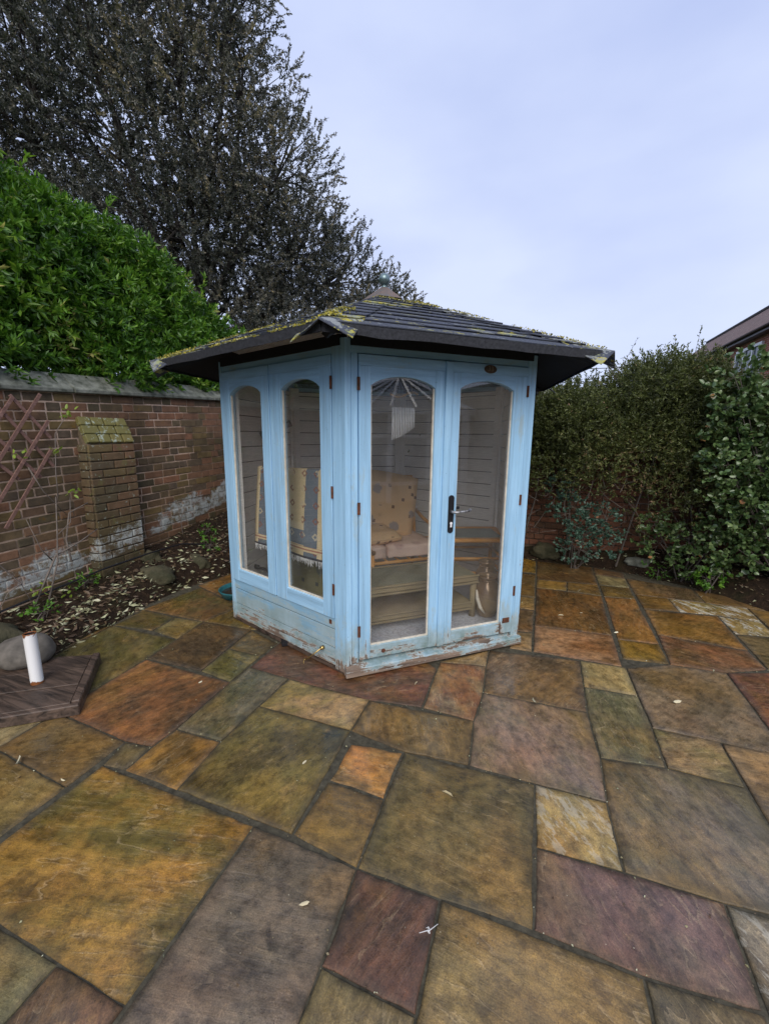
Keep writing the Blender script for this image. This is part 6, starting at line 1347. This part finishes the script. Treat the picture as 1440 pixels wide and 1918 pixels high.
for i in range(4): m.tube([(0, 0, 0.004), (random.uniform(-.01, .01), random.uniform(-.01, .01), 0.015), (random.uniform(-.03, .03), random.uniform(-.03, .03), 0.012)], [0.002, 0.0015, 0.0008], 4, False)
m.build('feather_scrap', MAT['fringe'], None, label='white wisp of feather by the dark maroon slab', cat='feather').location = (-0.197, 0.995, 0.005)

PP = []
rs = np.random.default_rng(77)
segs = [(Vector(p[i]), Vector(p[(i + 1) % len(p)])) for k_, p in SLABS for i in range(len(p))]
for q in range(1500):
    if q % 3:
        a_, b_ = segs[rs.integers(len(segs))]; p_ = a_.lerp(b_, rs.random()) + Vector((rs.normal(), rs.normal())) * 0.007; PP.append((p_.x, p_.y, -0.001 + 0.004 * rs.random()))
    else: PP.append((rs.uniform(-2.4, 2.2), rs.uniform(0.5, 5.0), 0.004))
PP = np.array(PP); L = rs.uniform(0.003, 0.011, len(PP))
link('grit', leaf_mesh('grit', PP, rng.normal(size=(len(PP), 3)) * np.array([1, 1, 0.25]), L, L * 0.7, rng.random(len(PP)) ** 1.6, fold=0.5), MAT['litter'], kind='stuff', label='crumbs and bits of leaf caught in the joints of the paving')

# ------------------------------------------------------------------ house beyond the hedge
ca, sa_ = math.cos(math.radians(19.69)), math.sin(math.radians(19.69))
def cw(x, k, z): return Vector((x * ca - k * sa_, x * sa_ + k * ca, z))
def m_tiles():
    t = NT('brown_roof_tiles'); v = t.coord('UV'); b = t.n('ShaderNodeTexBrick'); t.set(b.inputs['Vector'], v)
    for nme, val in (('Scale', 1.0), ('Mortar Size', 0.006), ('Brick Width', 0.17), ('Row Height', 0.10)): b.inputs[nme].default_value = val
    b.inputs['Color1'].default_value = (0.15, 0.085, 0.07, 1); b.inputs['Color2'].default_value = (0.21, 0.14, 0.12, 1); b.inputs['Mortar'].default_value = (0.02, 0.015, 0.015, 1)
    c = t.mix(t.ramp(t.noise(v, 2.5, 5, .6), [(0.45, 0), (0.7, .5)]), b.outputs[0], (0.10, 0.085, 0.06)); t.pbr(c, 0.85, t.bump(b.outputs['Fac'], 0.5, -0.02)); return t.m
def m_hbrick():
    t = NT('orange_house_brick'); v = t.coord('UV'); b = t.n('ShaderNodeTexBrick'); t.set(b.inputs['Vector'], v)
    for nme, val in (('Scale', 1.0), ('Mortar Size', 0.010), ('Brick Width', 0.225), ('Row Height', 0.075)): b.inputs[nme].default_value = val
    b.inputs['Color1'].default_value = (0.34, 0.085, 0.035, 1); b.inputs['Color2'].default_value = (0.25, 0.06, 0.03, 1); b.inputs['Mortar'].default_value = (0.36, 0.25, 0.19, 1)
    t.pbr(b.outputs[0], 0.85, t.bump(b.outputs['Fac'], 0.4, -0.01)); return t.m
MAT['tiles'], MAT['hbrick'] = m_tiles(), m_hbrick()
MAT['ridge'] = m_simple('yellowed_hip_tiles', (0.30, 0.20, 0.10), 0.8, nscale=3)
MAT['darkpane'] = m_simple('dark_window_pane', (0.10, 0.12, 0.14), 0.05, nscale=1, var=0.3, bump=0)
def quad_uv(name, P, mat, par, w, h, thick=0.0, **k):
    me = bpy.data.meshes.new(name); P = [Vector(p) for p in P]; vs = P[:]; fs = [(0, 1, 2, 3)]
    if thick:
        n = (P[1] - P[0]).cross(P[3] - P[0]).normalized() * thick; vs += [p - n for p in P]; fs += [(7, 6, 5, 4), (0, 4, 5, 1), (1, 5, 6, 2), (2, 6, 7, 3), (3, 7, 4, 0)]
    me.from_pydata([tuple(v) for v in vs], [], fs); me.update(); uv = me.uv_layers.new(name='UVMap'); ex_ = (P[1] - P[0]).normalized(); ey_ = (P[3] - P[0]).normalized()
    for lp in me.loops:
        d = Vector(me.vertices[lp.vertex_index].co) - P[0]; uv.data[lp.index].uv = (d.dot(ex_), d.dot(ey_))
    return link(name, me, mat, par, **k)
H0 = cw(12.4, 13.8, 0); hd = (cw(0.35, 0.94, 0)).normalized(); hn = (cw(0.94, -0.35, 0)).normalized()     # along the house, into the house
hs = empty('brick_house', H0, label='orange brick house with a brown tiled roof beyond the hedge at the right edge', cat='house')
Z = lambda v, z: Vector((v.x, v.y, z)); EV, RG = 5.32, 7.45
W0, W1 = 0.35, 15.0; DP = 4.7
def hp(a, b, z): return Z(hd * a + hn * b, z)
quad_uv('wall', [hp(W0, 0.35, -0.1), hp(W1, 0.35, -0.1), hp(W1, 0.35, EV), hp(W0, 0.35, EV)], MAT['hbrick'], hs, 1, 1)
quad_uv('wall', [hp(W1, 0.35, -0.1), hp(W1, DP, -0.1), hp(W1, DP, EV), hp(W1, 0.35, EV)], MAT['hbrick'], hs, 1, 1)
m = MB(); m.add([hp(W1, 0.35, EV), hp(W1, DP, EV), hp(W1, DP / 2 + .17, RG - .05)], [(0, 1, 2)]); m.build('gable', MAT['hbrick'], hs)
quad_uv('roof_slope', [hp(-3.6, 0.0, EV), hp(W1 + .3, 0.0, EV), hp(W1 + .3, DP / 2 + .17, RG), hp(-3.6, DP / 2 + .17, RG)], MAT['tiles'], hs, 1, 1, thick=-0.09)
quad_uv('roof_slope', [hp(-3.6, DP + .3, EV), hp(W1 + .3, DP + .3, EV), hp(W1 + .3, DP / 2 + .17, RG), hp(-3.6, DP / 2 + .17, RG)], MAT['tiles'], hs, 1, 1, thick=0.09)
m = MB(); m.tube([hp(-3.6, DP / 2 + .17, RG + .02), hp(W1 + .3, DP / 2 + .17, RG + .02)], 0.10, 8); m.build('ridge_tiles', MAT['tiles'], hs, smooth=True)
m = MB(); m.tube([hp(W0, -0.02, EV - .03), hp(W1 + .3, -0.02, EV - .03)], 0.06, 8); m.build('gutter', MAT['darkpole'], hs, smooth=True)
m = MB(); m.prism([hp(W0, 0.02, EV - .16), hp(W1, 0.02, EV - .16), hp(W1, 0.34, EV - .16), hp(W0, 0.34, EV - .16)], [hp(W0, 0.02, EV - .06), hp(W1, 0.02, EV - .06), hp(W1, 0.34, EV - .06), hp(W0, 0.34, EV - .06)]); m.build('soffit', MAT['darkpole'], hs)
# near wing
quad_uv('wall', [hp(0.0, 0.3, -0.1), hp(0.0, 5.0, -0.1), hp(0.0, 5.0, EV), hp(0.0, 0.3, EV)], MAT['hbrick'], hs, 1, 1)
quad_uv('wall', [hp(0.0, 0.3, -0.1), hp(-3.5, 0.3, -0.1), hp(-3.5, 0.3, EV), hp(0.0, 0.3, EV)], MAT['hbrick'], hs, 1, 1)
m = MB(); P0, P1, P2, P3 = hp(0.25, -0.1, EV), hp(0.25, 3.6, EV), hp(-3.6, 3.6, EV), hp(-3.6, -0.1, EV); PT = hp(-1.6, 1.8, 6.25)
m.add([P0, P1, P2, P3, PT], [(0, 1, 4), (1, 2, 4), (2, 3, 4), (3, 0, 4), (3, 2, 1, 0)]); m.build('wing_roof', MAT['tiles'], hs)
m = MB(); m.tube([P0 + Vector((0, 0, .03)), PT + Vector((0, 0, .05))], 0.13, 8); m.build('hip_tiles', MAT['ridge'], hs, smooth=True)
m = MB(); m.tube([P0, P1], 0.06, 8); m.tube([P3, P0], 0.06, 8); m.build('gutter', MAT['darkpole'], hs, smooth=True)
m = MB(); m.tube([hp(0.32, 0.22, 0), hp(0.32, 0.22, EV)], 0.045, 8); m.build('downpipe', MAT['darkpole'], hs, smooth=True)
for a0 in (1.85, 5.6, 10.5):
    Lw = 2.1; fr_ = MB()
    for (x0, x1, z0, z1) in [(a0, a0 + Lw, 3.72, 3.80), (a0, a0 + Lw, 4.86, 4.96)] + [(a0 + Lw * k / 3 - (0.045 if k else 0), a0 + Lw * k / 3 + 0.045 if k else a0 + 0.09, 3.80, 4.86) for k in range(4)]:
        fr_.prism([hp(x0, 0.27, z0), hp(x1, 0.27, z0), hp(x1, 0.36, z0), hp(x0, 0.36, z0)], [hp(x0, 0.27, z1), hp(x1, 0.27, z1), hp(x1, 0.36, z1), hp(x0, 0.36, z1)])
    w_ = fr_.build('window', MAT['upvc'], hs)
    for k in range(3):
        x0, x1 = a0 + Lw * k / 3 + .06, a0 + Lw * (k + 1) / 3 - .06
        m = MB(); m.prism([hp(x0, 0.325, 3.8), hp(x1, 0.325, 3.8), hp(x1, 0.34, 3.8), hp(x0, 0.34, 3.8)], [hp(x0, 0.325, 4.86), hp(x1, 0.325, 4.86), hp(x1, 0.34, 4.86), hp(x0, 0.34, 4.86)]); m.build('pane', MAT['darkpane'], w_)
m = MB(); m.tube([cw(4, 22, 5.0), cw(7, 21, 4.72), cw(12, 19, 4.66), cw(24, 16, 5.6)], 0.016, 5); m.build('overhead_cable', MAT['black'], None, label='thin overhead cable crossing the sky above the hedge', cat='cable')

# ------------------------------------------------------------------ conservatory that the door panes mirror
cv = empty('conservatory', (6.05, -1.05, 0), label='white glazed conservatory mirrored in the summerhouse door panes', cat='conservatory')
RC = 2.1; NV = 8; pv = [Vector((RC * math.cos(2 * math.pi * (k + .5) / NV), RC * math.sin(2 * math.pi * (k + .5) / NV), 0)) for k in range(NV)]
for k in range(NV):
    a, b = pv[k], pv[(k + 1) % NV]; U = lambda v, z: Vector((v.x, v.y, z)); q = lambda t, z: U(a.lerp(b, t), z)
    m = MB(); m.box((a.x, a.y, 1.0), (0.10, 0.10, 2.0), math.atan2(a.y, a.x)); m.build('corner_post', MAT['upvc'], cv)
    nn = Vector(((a + b).x, (a + b).y, 0)).normalized() * 0.06
    def bar(t0, t1, z0, z1, nm='frame_bar', mat='upvc'):
        m = MB(); m.prism([q(t0, z0) - nn, q(t1, z0) - nn, q(t1, z0), q(t0, z0)], [q(t0, z1) - nn, q(t1, z1) - nn, q(t1, z1), q(t0, z1)]); m.build(nm, MAT[mat], cv)
    bar(0, 1, 0.0, 0.55, 'dwarf_wall', 'hbrick'); bar(0, 1, 0.55, 0.62); bar(0, 1, 1.94, 2.06, 'eaves_beam'); bar(0, 1, 1.48, 1.53); bar(0.47, 0.53, 0.62, 1.94)
    m = MB(); m.prism([q(.03, .62) - nn * .5, q(.97, .62) - nn * .5, q(.97, .62) - nn * .4, q(.03, .62) - nn * .4], [q(.03, 1.94) - nn * .5, q(.97, 1.94) - nn * .5, q(.97, 1.94) - nn * .4, q(.03, 1.94) - nn * .4]); m.build('glazing', MAT['darkpane'], cv)
    T = Vector((0, 0, 2.95))
    for t_ in (0, 0.33, 0.66):
        m = MB(); m.tube([q(t_, 2.06), T], 0.03, 4); m.build('roof_bar', MAT['upvc'], cv)
    m = MB(); m.add([q(0, 2.04), q(1, 2.04), T - Vector((0, 0, .03))], [(0, 1, 2)]); m.build('roof_glazing', MAT['darkpane'], cv)
m = MB(); m.lathe([(0.12, 2.93), (0.14, 3.0), (0.05, 3.03), (0.03, 3.15), (0.0, 3.17)], (0, 0, 0), 12); m.build('roof_boss', MAT['upvc'], cv)

rw = empty('added_reflection_wall', (9.0, -2.5, 0), math.radians(-49), label='unseen cream rendered wall added behind the conservatory to fill the door pane reflections', cat='wall')  # out-of-view wall added to cover the bare horizon in the reflections
m = MB(); m.box((0, 0, 1.25), (15.0, 0.25, 2.5)); m.build('wall_body', m_simple('cream_render', (0.50, 0.46, 0.40), 0.9, nscale=5, bump=0.5), rw)
for k in range(10):
    m = MB(); m.box((-6.75 + k * 1.5, 0, 2.53), (1.494, 0.33, 0.06)); m.build('coping_stone', MAT['coping'], rw, bevel=0.008)
